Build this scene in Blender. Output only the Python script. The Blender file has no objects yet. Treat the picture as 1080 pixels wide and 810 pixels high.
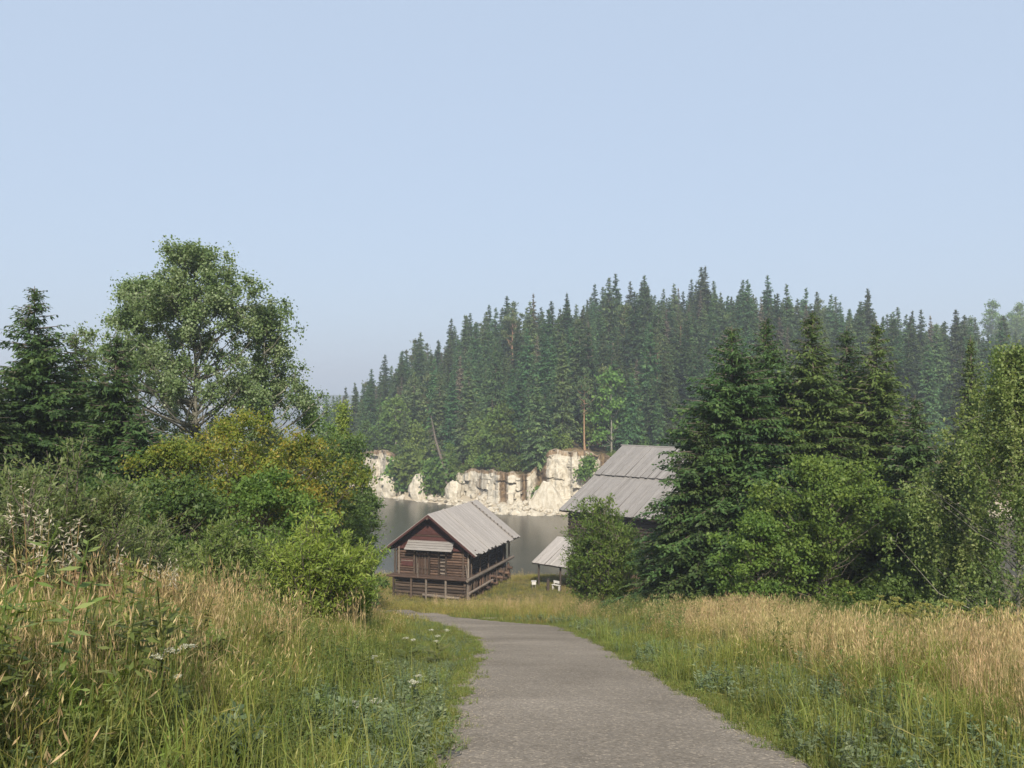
import bpy, math, random
import numpy as np
from mathutils import Vector

R = math.radians
random.seed(4)
rng = np.random.default_rng(11)
sc = bpy.context.scene
COL = sc.collection

# ------------------------------------------------------------------ camera, light, exposure
CAMZ, F, HY = 1.65, 1000.0, 415.0          # eye height; focal length and horizon row in photo pixels (1080 wide)
cam = bpy.data.cameras.new('camera'); cam.sensor_width = 36; cam.lens = 36 * F / 1080
cam.clip_start = 0.05; cam.clip_end = 12000
camo = bpy.data.objects.new('camera', cam); COL.objects.link(camo)
camo.location = (0, 0, CAMZ); camo.rotation_euler = (R(90) + math.atan((HY - 405) / F), 0, 0)
sc.camera = camo

SUN_EL, SUN_AZ = R(37), R(177)             # azimuth from +Y (view direction) clockwise: behind and to the right
sd = Vector((math.sin(SUN_AZ) * math.cos(SUN_EL), math.cos(SUN_AZ) * math.cos(SUN_EL), math.sin(SUN_EL)))
sun = bpy.data.lights.new('sun', 'SUN'); sun.energy = 3.9; sun.angle = R(3.0); sun.color = (1.0, 0.90, 0.74)
suno = bpy.data.objects.new('sun', sun); COL.objects.link(suno)
suno.rotation_euler = sd.to_track_quat('Z', 'Y').to_euler()

w = bpy.data.worlds.new('World'); sc.world = w; w.use_nodes = True
nt = w.node_tree; nt.nodes.clear()
sky = nt.nodes.new('ShaderNodeTexSky'); sky.sky_type = 'NISHITA'; sky.sun_disc = False
sky.sun_elevation = SUN_EL; sky.sun_rotation = SUN_AZ
sky.air_density = 1.0; sky.dust_density = 2.0; sky.ozone_density = 2.0; sky.altitude = 100
mixs = nt.nodes.new('ShaderNodeMix'); mixs.data_type = 'RGBA'
mixs.inputs[0].default_value = 0.75        # an even, milky summer-haze sky over the clear-sky model
mixs.inputs[7].default_value = (5.1, 6.1, 7.6, 1)
bgn = nt.nodes.new('ShaderNodeBackground'); bgn.inputs[1].default_value = 0.058
wo = nt.nodes.new('ShaderNodeOutputWorld')
nt.links.new(sky.outputs[0], mixs.inputs[6]); nt.links.new(mixs.outputs[2], bgn.inputs[0]); nt.links.new(bgn.outputs[0], wo.inputs[0])

sc.view_settings.view_transform = 'Standard'; sc.view_settings.look = 'None'
sc.view_settings.exposure = 1.08; sc.view_settings.gamma = 1.0; sc.view_settings.use_curve_mapping = False
sc.render.engine = 'CYCLES'
sc.cycles.use_denoising = True
sc.cycles.max_bounces = 7; sc.cycles.diffuse_bounces = 4; sc.cycles.glossy_bounces = 2
sc.cycles.transmission_bounces = 3; sc.cycles.volume_bounces = 0; sc.cycles.transparent_max_bounces = 4
sc.cycles.caustics_reflective = False; sc.cycles.caustics_refractive = False
HAZE = 0.00062

# ------------------------------------------------------------------ materials
def new_mat(name):
    m = bpy.data.materials.new(name); m.use_nodes = True
    t = m.node_tree; t.nodes.clear()
    o = t.nodes.new('ShaderNodeOutputMaterial')
    return m, t, o
def N(t, typ, **kw):
    n = t.nodes.new(typ)
    for k, v in kw.items(): setattr(n, k, v)
    return n
def ramp(t, fac, stops):
    r = N(t, 'ShaderNodeValToRGB'); e = r.color_ramp.elements
    while len(e) > 1: e.remove(e[-1])
    e[0].position = stops[0][0]; e[0].color = (*stops[0][1], 1)
    for p, c in stops[1:]:
        x = e.new(p); x.color = (*c, 1)
    t.links.new(fac, r.inputs[0]); return r.outputs[0]
def noise(t, vec, scale, detail=4, rough=0.55, dist=0):
    n = N(t, 'ShaderNodeTexNoise'); n.inputs['Scale'].default_value = scale
    n.inputs['Detail'].default_value = detail; n.inputs['Roughness'].default_value = rough
    n.inputs['Distortion'].default_value = dist
    if vec is not None: t.links.new(vec, n.inputs['Vector'])
    return n.outputs[0]
def mapping(t, vec, scale):
    m = N(t, 'ShaderNodeMapping'); m.inputs['Scale'].default_value = scale
    t.links.new(vec, m.inputs['Vector']); return m.outputs[0]
def mixc(t, fac, a, b, blend='MIX'):
    m = N(t, 'ShaderNodeMix', data_type='RGBA', blend_type=blend)
    for i, v in ((0, fac), (6, a), (7, b)):
        if hasattr(v, 'links'): t.links.new(v, m.inputs[i])
        elif i == 0: m.inputs[0].default_value = v
        else: m.inputs[i].default_value = (*v, 1)
    return m.outputs[2]
def math_(t, op, a, b):
    m = N(t, 'ShaderNodeMath', operation=op)
    for i, v in enumerate((a, b)):
        if hasattr(v, 'links'): t.links.new(v, m.inputs[i])
        else: m.inputs[i].default_value = v
    return m.outputs[0]
def bump(t, h, strength, dist):
    b = N(t, 'ShaderNodeBump'); b.inputs['Strength'].default_value = strength; b.inputs['Distance'].default_value = dist
    t.links.new(h, b.inputs['Height']); return b.outputs[0]
def pbsdf(t, o, col, rough=0.85, spec=0.3, normal=None):
    p = N(t, 'ShaderNodeBsdfPrincipled')
    if hasattr(col, 'links'): t.links.new(col, p.inputs['Base Color'])
    else: p.inputs['Base Color'].default_value = (*col, 1)
    p.inputs['Roughness'].default_value = rough; p.inputs['Specular IOR Level'].default_value = spec
    if normal is not None: t.links.new(normal, p.inputs['Normal'])
    if o is not None: t.links.new(p.outputs[0], o.inputs[0])
    return p

def foliage(name, dark, mid, light, transl=0.3, rough=0.6, spec=0.25, var=0.35):
    """leaf colours by a per-leaf tint, a per-plant shift, and light passing through the leaf"""
    m, t, o = new_mat(name)
    a = N(t, 'ShaderNodeAttribute', attribute_name='tint')
    col = ramp(t, a.outputs['Fac'], [(0.0, dark), (0.5, mid), (1.0, light)])
    oi = N(t, 'ShaderNodeObjectInfo')
    hsv = N(t, 'ShaderNodeHueSaturation'); t.links.new(col, hsv.inputs['Color'])
    mr = N(t, 'ShaderNodeMapRange'); t.links.new(oi.outputs['Random'], mr.inputs[0])
    mr.inputs[3].default_value = 1 - var; mr.inputs[4].default_value = 1 + var
    t.links.new(mr.outputs[0], hsv.inputs['Value'])
    mr2 = N(t, 'ShaderNodeMapRange'); t.links.new(math_(t, 'FRACT', math_(t, 'MULTIPLY', oi.outputs['Random'], 7.31), 0), mr2.inputs[0])
    mr2.inputs[3].default_value = 0.5 - 0.03 * var / 0.35; mr2.inputs[4].default_value = 0.5 + 0.03 * var / 0.35
    t.links.new(mr2.outputs[0], hsv.inputs['Hue'])
    p = pbsdf(t, None, hsv.outputs[0], rough, spec)
    tr = N(t, 'ShaderNodeBsdfTranslucent'); t.links.new(mixc(t, 1.0, hsv.outputs[0], (1.15, 1.1, 0.6), 'MULTIPLY'), tr.inputs[0])
    mx = N(t, 'ShaderNodeMixShader'); mx.inputs[0].default_value = transl
    t.links.new(p.outputs[0], mx.inputs[1]); t.links.new(tr.outputs[0], mx.inputs[2]); t.links.new(mx.outputs[0], o.inputs[0])
    return m

def wood(name, dark, mid, light, rough=0.9, var=0.25, grain=(0.6, 9, 9), b=0.4):
    """weathered timber: grain runs along local x of each log or board, tone differs per piece"""
    m, t, o = new_mat(name)
    tc = N(t, 'ShaderNodeTexCoord'); oi = N(t, 'ShaderNodeObjectInfo')
    add = N(t, 'ShaderNodeVectorMath', operation='ADD')
    sh = N(t, 'ShaderNodeVectorMath', operation='SCALE'); sh.inputs[0].default_value = (37, 17, 53)
    t.links.new(oi.outputs['Random'], sh.inputs['Scale'])
    t.links.new(tc.outputs['Object'], add.inputs[0]); t.links.new(sh.outputs[0], add.inputs[1])
    n1 = noise(t, mapping(t, add.outputs[0], grain), 3.0, 5, 0.65)
    n2 = noise(t, mapping(t, add.outputs[0], (5, 1, 1)), 1.6, 4, 0.6)
    col = ramp(t, math_(t, 'ADD', math_(t, 'MULTIPLY', n1, 0.6), math_(t, 'MULTIPLY', n2, 0.4)), [(0.34, dark), (0.5, mid), (0.66, light)])
    hsv = N(t, 'ShaderNodeHueSaturation'); t.links.new(col, hsv.inputs['Color'])
    mr = N(t, 'ShaderNodeMapRange'); t.links.new(oi.outputs['Random'], mr.inputs[0])
    mr.inputs[3].default_value = 1 - var; mr.inputs[4].default_value = 1 + var
    t.links.new(mr.outputs[0], hsv.inputs['Value'])
    pbsdf(t, o, hsv.outputs[0], rough, 0.25, bump(t, n1, b, 0.05))
    return m

M = {}
M['spruce'] = foliage('spruce_needles', (0.032, 0.064, 0.022), (0.058, 0.106, 0.032), (0.10, 0.15, 0.044), 0.36, 0.55, 0.25, 0.15)
M['spruce_light'] = foliage('light_spruce_needles', (0.052, 0.085, 0.024), (0.085, 0.130, 0.034), (0.135, 0.175, 0.046), 0.35, 0.55, 0.25, 0.12)
M['far_spruce'] = foliage('hill_spruce_needles', (0.040, 0.080, 0.034), (0.070, 0.126, 0.048), (0.115, 0.17, 0.060), 0.3, 0.6, 0.2, 0.42)
M['far_dry'] = foliage('dry_spruce_twigs', (0.095, 0.090, 0.064), (0.135, 0.125, 0.088), (0.18, 0.165, 0.115), 0.2, 0.7, 0.2, 0.25)
M['far_pine'] = foliage('pine_needles', (0.065, 0.098, 0.040), (0.105, 0.14, 0.056), (0.145, 0.175, 0.075), 0.3, 0.6, 0.2, 0.25)
M['far_leaf'] = foliage('hill_leaves', (0.075, 0.14, 0.030), (0.115, 0.19, 0.044), (0.16, 0.24, 0.058), 0.42, 0.6, 0.2, 0.3)
M['aspen'] = foliage('aspen_leaves', (0.10, 0.16, 0.058), (0.165, 0.235, 0.095), (0.29, 0.35, 0.21), 0.48, 0.45, 0.4, 0.05)
M['rowan'] = foliage('yellowing_leaves', (0.11, 0.17, 0.026), (0.20, 0.24, 0.036), (0.34, 0.27, 0.05), 0.5, 0.5, 0.3, 0.12)
M['green'] = foliage('fresh_green_leaves', (0.075, 0.14, 0.028), (0.125, 0.20, 0.040), (0.19, 0.26, 0.055), 0.48, 0.5, 0.3, 0.08)
M['dkgreen'] = foliage('dark_green_leaves', (0.050, 0.095, 0.024), (0.082, 0.138, 0.034), (0.12, 0.18, 0.045), 0.45, 0.5, 0.3, 0.08)
M['ltgreen'] = foliage('light_green_leaves', (0.12, 0.185, 0.034), (0.20, 0.27, 0.05), (0.28, 0.33, 0.08), 0.5, 0.5, 0.3, 0.08)
M['willow'] = foliage('willow_leaves', (0.095, 0.15, 0.036), (0.165, 0.225, 0.058), (0.25, 0.29, 0.12), 0.48, 0.5, 0.3, 0.1)
M['grey_willow'] = foliage('grey_green_leaves', (0.085, 0.125, 0.042), (0.145, 0.19, 0.068), (0.25, 0.27, 0.14), 0.48, 0.5, 0.3, 0.1)
M['birch'] = foliage('birch_leaves', (0.10, 0.155, 0.044), (0.17, 0.225, 0.065), (0.27, 0.30, 0.12), 0.48, 0.5, 0.3, 0.08)
M['straw'] = foliage('dry_straw', (0.22, 0.165, 0.078), (0.37, 0.285, 0.145), (0.52, 0.42, 0.25), 0.35, 0.6, 0.25, 0.28)
M['redstraw'] = foliage('reddish_dry_stems', (0.18, 0.125, 0.055), (0.29, 0.21, 0.10), (0.42, 0.33, 0.18), 0.35, 0.6, 0.25, 0.28)
M['grass'] = foliage('grass_blades', (0.10, 0.135, 0.026), (0.165, 0.20, 0.046), (0.28, 0.265, 0.09), 0.45, 0.55, 0.3, 0.3)
M['ygrass'] = foliage('yellow_green_grass_blades', (0.12, 0.125, 0.026), (0.21, 0.195, 0.05), (0.34, 0.28, 0.10), 0.4, 0.55, 0.3, 0.3)
M['herb'] = foliage('herb_leaves', (0.095, 0.135, 0.032), (0.155, 0.195, 0.052), (0.25, 0.265, 0.10), 0.48, 0.5, 0.3, 0.3)
M['blueherb'] = foliage('bluish_herb_leaves', (0.085, 0.125, 0.058), (0.135, 0.18, 0.09), (0.22, 0.26, 0.15), 0.38, 0.5, 0.3, 0.2)
M['fluff'] = foliage('white_seed_fluff', (0.30, 0.26, 0.20), (0.42, 0.38, 0.31), (0.55, 0.51, 0.44), 0.4, 0.8, 0.1, 0.1)
M['umbel'] = foliage('yellow_green_umbels', (0.16, 0.18, 0.04), (0.27, 0.27, 0.07), (0.38, 0.35, 0.12), 0.35, 0.6, 0.2, 0.1)
M['flower'] = foliage('white_petals', (0.36, 0.37, 0.27), (0.46, 0.46, 0.37), (0.56, 0.56, 0.48), 0.3, 0.7, 0.2, 0.05)
M['bark'] = wood('grey_brown_bark', (0.05, 0.042, 0.034), (0.10, 0.085, 0.07), (0.17, 0.15, 0.125))
M['pinebark'] = wood('orange_pine_bark', (0.13, 0.075, 0.045), (0.22, 0.135, 0.085), (0.32, 0.22, 0.15))
M['palebark'] = wood('pale_bark', (0.09, 0.09, 0.07), (0.17, 0.165, 0.135), (0.28, 0.27, 0.23))
M['log'] = wood('brown_logs', (0.028, 0.020, 0.015), (0.056, 0.040, 0.030), (0.11, 0.082, 0.062), var=0.4)
M['plank'] = wood('warm_brown_planks', (0.036, 0.021, 0.015), (0.070, 0.043, 0.031), (0.14, 0.098, 0.072), var=0.5)
M['redboard'] = wood('dark_red_boards', (0.030, 0.012, 0.011), (0.055, 0.021, 0.019), (0.085, 0.036, 0.031), var=0.25)
M['darklog'] = wood('dark_old_logs', (0.020, 0.015, 0.012), (0.040, 0.030, 0.024), (0.075, 0.06, 0.048), var=0.35)
M['greyboard'] = wood('silver_grey_boards', (0.20, 0.185, 0.175), (0.268, 0.25, 0.237), (0.335, 0.315, 0.30), var=0.09, grain=(0.3, 6, 6), b=0.2)
M['barnboard'] = wood('weathered_grey_boards', (0.14, 0.132, 0.127), (0.188, 0.178, 0.172), (0.235, 0.224, 0.216), var=0.09, grain=(0.3, 6, 6), b=0.2)
M['palepole'] = wood('pale_weathered_poles', (0.08, 0.064, 0.052), (0.145, 0.12, 0.10), (0.24, 0.205, 0.175), var=0.25)
M['white'] = wood('whitewashed_wood', (0.36, 0.35, 0.34), (0.44, 0.43, 0.42), (0.52, 0.51, 0.50), var=0.06, b=0.1)

def mat_ground():
    m, t, o = new_mat('meadow_soil')
    g = N(t, 'ShaderNodeNewGeometry').outputs['Position']
    n1 = noise(t, g, 0.35, 6, 0.6); n2 = noise(t, g, 6.0, 5, 0.65); n3 = noise(t, g, 0.06, 3)
    green = ramp(t, n2, [(0.3, (0.028, 0.040, 0.012)), (0.55, (0.065, 0.075, 0.022)), (0.75, (0.13, 0.12, 0.045))])
    dry = ramp(t, n2, [(0.3, (0.075, 0.060, 0.028)), (0.7, (0.17, 0.135, 0.06))])
    col = mixc(t, ramp(t, n1, [(0.42, (0, 0, 0)), (0.62, (1, 1, 1))]), green, dry)
    # far side of the river: forest floor, and bare sandy shore by height
    sx = N(t, 'ShaderNodeSeparateXYZ'); t.links.new(g, sx.inputs[0])
    far = N(t, 'ShaderNodeMapRange'); t.links.new(sx.outputs[1], far.inputs[0]); far.inputs[1].default_value = 140; far.inputs[2].default_value = 150
    floor = ramp(t, noise(t, g, 0.5, 5), [(0.35, (0.030, 0.034, 0.016)), (0.5, (0.085, 0.065, 0.036)), (0.68, (0.16, 0.115, 0.06))])
    wood_ = ramp(t, noise(t, g, 0.05, 6, 0.75), [(0.3, (0.014, 0.026, 0.014)), (0.7, (0.042, 0.062, 0.03))])
    vfar = N(t, 'ShaderNodeMapRange'); t.links.new(sx.outputs[1], vfar.inputs[0]); vfar.inputs[1].default_value = 300; vfar.inputs[2].default_value = 420
    floor = mixc(t, vfar.outputs[0], floor, wood_)
    col = mixc(t, far.outputs[0], col, floor)
    beach = N(t, 'ShaderNodeMapRange'); t.links.new(math_(t, 'ADD', sx.outputs[2], math_(t, 'MULTIPLY', n1, 1.0)), beach.inputs[0])
    beach.inputs[1].default_value = -17.4; beach.inputs[2].default_value = -18.0
    sand = ramp(t, n2, [(0.3, (0.24, 0.205, 0.155)), (0.7, (0.42, 0.37, 0.29))])
    col = mixc(t, math_(t, 'MULTIPLY', beach.outputs[0], far.outputs[0]), col, sand)
    pbsdf(t, o, col, 0.95, 0.15, bump(t, n2, 0.6, 0.1))
    return m
def mat_path():
    m, t, o = new_mat('gravelly_asphalt')
    g = N(t, 'ShaderNodeNewGeometry').outputs['Position']
    v = N(t, 'ShaderNodeTexVoronoi'); v.inputs['Scale'].default_value = 38; t.links.new(g, v.inputs['Vector'])
    big = noise(t, g, 0.28, 5, 0.6); mid = noise(t, g, 5, 5, 0.65); fine = noise(t, g, 70, 3, 0.7)
    base = ramp(t, big, [(0.3, (0.145, 0.125, 0.101)), (0.5, (0.19, 0.166, 0.137)), (0.7, (0.25, 0.22, 0.184))])
    base = mixc(t, math_(t, 'MULTIPLY', ramp(t, mid, [(0.5, (0, 0, 0)), (0.75, (1, 1, 1))]), 0.35), base, (0.15, 0.132, 0.112))
    sep = N(t, 'ShaderNodeSeparateColor'); t.links.new(v.outputs['Color'], sep.inputs[0])
    st = ramp(t, sep.outputs[0], [(0.0, (0.55, 0.53, 0.5)), (0.6, (0.95, 0.95, 0.95)), (0.86, (1.1, 1.08, 1.05)), (1.0, (1.9, 1.85, 1.75))])
    col = mixc(t, 0.75, base, st, 'MULTIPLY')
    col = mixc(t, 0.5, col, ramp(t, fine, [(0.3, (0.6, 0.6, 0.6)), (0.7, (1.35, 1.33, 1.3))]), 'MULTIPLY')
    h = math_(t, 'ADD', math_(t, 'MULTIPLY', v.outputs['Distance'], -0.6), mid)
    pbsdf(t, o, col, 0.92, 0.25, bump(t, h, 0.5, 0.02))
    return m
def mat_water():
    m, t, o = new_mat('river_water')
    g = N(t, 'ShaderNodeNewGeometry').outputs['Position']
    n = noise(t, mapping(t, g, (0.5, 1.6, 1)), 1.4, 4, 0.6, 0.3); n2 = noise(t, mapping(t, g, (0.02, 0.07, 1)), 1.0, 3)
    col = ramp(t, n2, [(0.35, (0.040, 0.038, 0.030)), (0.65, (0.065, 0.060, 0.048))])
    p = pbsdf(t, o, col, 0.24, 0.5, bump(t, n, 0.16, 0.10))
    p.inputs['IOR'].default_value = 1.33
    return m
def mat_rock(name='limestone', dirt=True):
    m, t, o = new_mat(name)
    g = N(t, 'ShaderNodeNewGeometry').outputs['Position']
    v1 = noise(t, mapping(t, g, (0.5, 0.5, 0.12)), 1.0, 6, 0.65, 0.4)
    v2 = noise(t, mapping(t, g, (1, 1, 0.55)), 1.8, 6, 0.7)
    col = ramp(t, v2, [(0.28, (0.26, 0.225, 0.17)), (0.45, (0.38, 0.345, 0.28)), (0.7, (0.49, 0.46, 0.40))])
    if dirt:
        a = N(t, 'ShaderNodeAttribute', attribute_name='tint')
        mask = math_(t, 'ADD', math_(t, 'MULTIPLY', v1, 0.9), math_(t, 'MULTIPLY', a.outputs['Fac'], 0.9))
        col = mixc(t, ramp(t, mask, [(0.52, (0, 0, 0)), (0.66, (1, 1, 1))]), col, ramp(t, v2, [(0.3, (0.10, 0.07, 0.045)), (0.7, (0.26, 0.19, 0.12))]))
    pbsdf(t, o, col, 0.95, 0.2, bump(t, v2, 0.7, 0.4))
    return m
M['ground'] = mat_ground(); M['path'] = mat_path(); M['water'] = mat_water()
M['rock'] = mat_rock('limestone', True); M['stone'] = mat_rock('pale_limestone', False)
def plain(name, c1, c2, scale, rough=0.9):
    m, t, o = new_mat(name); g = N(t, 'ShaderNodeTexCoord').outputs['Object']
    n = noise(t, g, scale, 5, 0.65)
    pbsdf(t, o, ramp(t, n, [(0.3, c1), (0.7, c2)]), rough, 0.25, bump(t, n, 0.4, 0.03)); return m
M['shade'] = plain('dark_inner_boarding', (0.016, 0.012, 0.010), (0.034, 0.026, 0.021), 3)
M['earth'] = plain('trodden_earth', (0.24, 0.20, 0.15), (0.38, 0.33, 0.26), 6)
M['gravel'] = plain('pale_gravel', (0.13, 0.115, 0.095), (0.28, 0.25, 0.21), 4)

# ------------------------------------------------------------------ helpers
def tag(o, label=None, cat=None, group=None, kind=None):
    if label: o['label'] = label
    if cat: o['category'] = cat
    if group: o['group'] = group
    if kind: o['kind'] = kind
    return o
def link(name, data, parent=None):
    o = bpy.data.objects.new(name, data); COL.objects.link(o)
    if parent is not None: o.parent = parent
    return o
def empty(name, loc, rz=0):
    o = link(name, None); o.location = loc; o.rotation_euler = (0, 0, rz); o.empty_display_size = 0.3
    return o

class Geo:
    """collects loose quads with a material index and a tint per face"""
    def __init__(s): s.q = []; s.m = []; s.t = []
    def quads(s, v, mat=0, tint=0.5):
        v = np.asarray(v, float).reshape(-1, 4, 3); n = len(v)
        if n == 0: return
        s.q.append(v); s.m.append(np.full(n, mat)); s.t.append(np.broadcast_to(np.asarray(tint, float), (n,)))
    def tube(s, pts, rad, sides=6, mat=0, tint=0.5):
        pts = np.asarray(pts, float); rad = np.asarray(rad, float)
        d = np.gradient(pts, axis=0); d /= np.linalg.norm(d, axis=1)[:, None] + 1e-9
        ref = np.where(np.abs(d[:, 2:3]) > 0.9, [[1.0, 0, 0]], [[0, 0, 1.0]])
        a = np.cross(d, ref); a /= np.linalg.norm(a, axis=1)[:, None] + 1e-9
        if len(pts) > 1:
            for i in range(1, len(a)):
                a[i] = a[i - 1] - d[i] * np.dot(a[i - 1], d[i]); a[i] /= np.linalg.norm(a[i]) + 1e-9
        b = np.cross(d, a)
        th = np.linspace(0, 2 * np.pi, sides + 1)
        ring = pts[:, None] + rad[:, None, None] * (np.cos(th)[None, :, None] * a[:, None] + np.sin(th)[None, :, None] * b[:, None])
        q = np.stack([ring[:-1, :-1], ring[:-1, 1:], ring[1:, 1:], ring[1:, :-1]], axis=2).reshape(-1, 4, 3)
        s.quads(q, mat, tint)
    def blades(s, P, D, U, L, W, mat=0, tint=0.5, mid=0.45):
        D = D / (np.linalg.norm(D, axis=1)[:, None] + 1e-9)
        S = np.cross(D, U); S /= np.linalg.norm(S, axis=1)[:, None] + 1e-9
        L = np.broadcast_to(L, (len(P),))[:, None]; W = np.broadcast_to(W, (len(P),))[:, None]
        s.quads(np.stack([P, P + D * L * mid + S * W / 2, P + D * L, P + D * L * mid - S * W / 2], axis=1), mat, tint)
    def mesh(s, name, mats):
        q = np.concatenate(s.q); n = len(q)
        me = bpy.data.meshes.new(name)
        me.vertices.add(n * 4); me.vertices.foreach_set('co', q.reshape(-1).astype(np.float32))
        me.loops.add(n * 4); me.loops.foreach_set('vertex_index', np.arange(n * 4, dtype=np.int32))
        me.polygons.add(n); me.polygons.foreach_set('loop_start', np.arange(0, n * 4, 4, dtype=np.int32))
        me.polygons.foreach_set('material_index', np.concatenate(s.m).astype(np.int32))
        at = me.attributes.new('tint', 'FLOAT', 'FACE'); at.data.foreach_set('value', np.clip(np.concatenate(s.t), 0, 1).astype(np.float32))
        for x in mats: me.materials.append(M[x] if isinstance(x, str) else x)
        me.update(calc_edges=True); return me

def grid_mesh(name, V, mat, smooth=True, tint=None):
    """V: (rows, cols, 3)"""
    r, c = V.shape[:2]; me = bpy.data.meshes.new(name)
    i = np.arange(r * c).reshape(r, c)
    f = np.stack([i[:-1, :-1], i[:-1, 1:], i[1:, 1:], i[1:, :-1]], axis=2).reshape(-1, 4)
    me.vertices.add(r * c); me.vertices.foreach_set('co', V.reshape(-1).astype(np.float32))
    me.loops.add(len(f) * 4); me.loops.foreach_set('vertex_index', f.reshape(-1).astype(np.int32))
    me.polygons.add(len(f)); me.polygons.foreach_set('loop_start', np.arange(0, len(f) * 4, 4, dtype=np.int32))
    me.polygons.foreach_set('use_smooth', np.full(len(f), smooth))
    if tint is not None:
        at = me.attributes.new('tint', 'FLOAT', 'POINT'); at.data.foreach_set('value', tint.reshape(-1).astype(np.float32))
    me.materials.append(M[mat]); me.update(calc_edges=True)
    return me

_tab = np.random.default_rng(5).random((256, 256))
def vnoise(x, y):
    x = np.asarray(x, float); y = np.asarray(y, float)
    xi = np.floor(x).astype(int); yi = np.floor(y).astype(int); fx = x - xi; fy = y - yi
    fx = fx * fx * (3 - 2 * fx); fy = fy * fy * (3 - 2 * fy)
    g = lambda a, b: _tab[a % 256, b % 256]
    return (g(xi, yi) * (1 - fx) + g(xi + 1, yi) * fx) * (1 - fy) + (g(xi, yi + 1) * (1 - fx) + g(xi + 1, yi + 1) * fx) * fy
def fbm(x, y, o=4):
    v = 0; a = 0.5
    for k in range(o): v = v + a * vnoise(x * 2 ** k + 13 * k, y * 2 ** k + 7 * k); a /= 2
    return v / (1 - 0.5 ** o)
def sstep(t): t = np.clip(t, 0, 1); return t * t * (3 - 2 * t)

# ------------------------------------------------------------------ terrain
EL = np.array([(-.8, -14), (-.75, 0), (-.72, 8.5), (-.9, 13), (-.95, 16), (-.85, 22), (-1.2, 28), (-2.2, 34.5), (-4.8, 43.4), (-6.9, 50), (-10, 55.5), (-17, 62), (-27, 67)])
ER = np.array([(2.95, -14), (2.9, 0), (2.82, 8.5), (2.75, 11.5), (2.7, 16), (2.5, 22), (2.28, 30), (2.0, 36.5), (-.2, 40.3), (-4.4, 50.5), (-7.8, 58.5), (-15, 66.5), (-26, 72.5)])
def resample(P, n=260):
    t = np.linspace(0, len(P) - 1, n)
    Q = np.stack([np.interp(t, np.arange(len(P)), P[:, k]) for k in (0, 1)], 1)
    k = np.ones(15) / 15
    Qp = np.pad(Q, ((7, 7), (0, 0)), 'reflect', reflect_type='odd')
    return np.stack([np.convolve(Qp[:, j], k, 'valid') for j in (0, 1)], 1)
ELs, ERs = resample(EL), resample(ER)
POLY = np.concatenate([ELs, ERs[::-1]])
def in_path(x, y):
    x = np.asarray(x, float); y = np.asarray(y, float); ins = np.zeros(x.shape, bool)
    a = POLY; b = np.roll(POLY, -1, 0)
    sub = (np.abs(x) < 30) & (y > -15) & (y < 75); xs, ys = x[sub], y[sub]; r = np.zeros(xs.shape, bool)
    for (x0, y0), (x1, y1) in zip(a, b):
        if y0 == y1: continue
        c = (y0 > ys) != (y1 > ys)
        r ^= c & (xs < (x1 - x0) * (ys - y0) / (y1 - y0) + x0)
    ins[sub] = r; return ins
def dist_poly(x, y):
    P = POLY[::3]; out = np.empty(len(x))
    for i in range(0, len(x), 20000):
        out[i:i + 20000] = np.sqrt(((x[i:i + 20000, None] - P[:, 0]) ** 2 + (y[i:i + 20000, None] - P[:, 1]) ** 2).min(1))
    return out
def left_edge(y): return np.interp(y, EL[:, 1], EL[:, 0])
def right_edge(y): return np.interp(y, [-14, 0, 8.5, 16, 30, 36.5, 200], [2.95, 2.9, 2.82, 2.7, 2.28, 2.0, 2.0])

WATER = -20.6
SH = np.array([(-2500, 1400), (-160, 1400), (-90, 620), (-62, 300), (-50, 232), (-40, 211), (-27, 196), (-11, 182), (-1.7, 169), (8, 167.5), (30, 166), (80, 164), (200, 160), (2500, 160)], float)
def shore(x): return np.interp(x, SH[:, 0], SH[:, 1])
def u2x(u, d): return (u - 540) / F * d
ct = np.array([(330, 500, 214), (385, 476, 208), (405, 477, 203), (412, 480, 202), (425, 505, 199), (445, 506, 196), (470, 506, 192), (485, 500, 188), (500, 496, 184), (520, 493, 181), (530, 500, 178), (560, 500, 175), (572, 488, 175), (580, 477, 175), (592, 474, 175), (610, 475, 175), (632, 480, 175), (655, 484, 174), (720, 482, 173), (900, 480, 172)], float)
CTX = u2x(ct[:, 0], ct[:, 2]); CTZ = CAMZ - (ct[:, 1] - HY) / F * ct[:, 2]
CTX = np.concatenate([[-60], CTX]); CTZ = np.concatenate([[-19], CTZ])
def cliff_top(x): return np.interp(x, CTX, CTZ)
rs = np.array([(300, 440), (335, 425), (345, 412), (362, 398), (400, 370), (440, 355), (470, 342), (510, 328), (560, 318), (600, 314), (650, 302), (690, 300), (730, 291), (750, 292), (800, 300), (850, 308), (905, 312), (930, 315), (960, 335), (1000, 345), (1040, 350), (1080, 354), (1200, 360), (1500, 372)], float)
RSX = u2x(rs[:, 0], 252); RSZ = CAMZ + (HY - rs[:, 1]) / F * 252 - 19.5
def ridge(x): return np.interp(x, RSX, RSZ)
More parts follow.
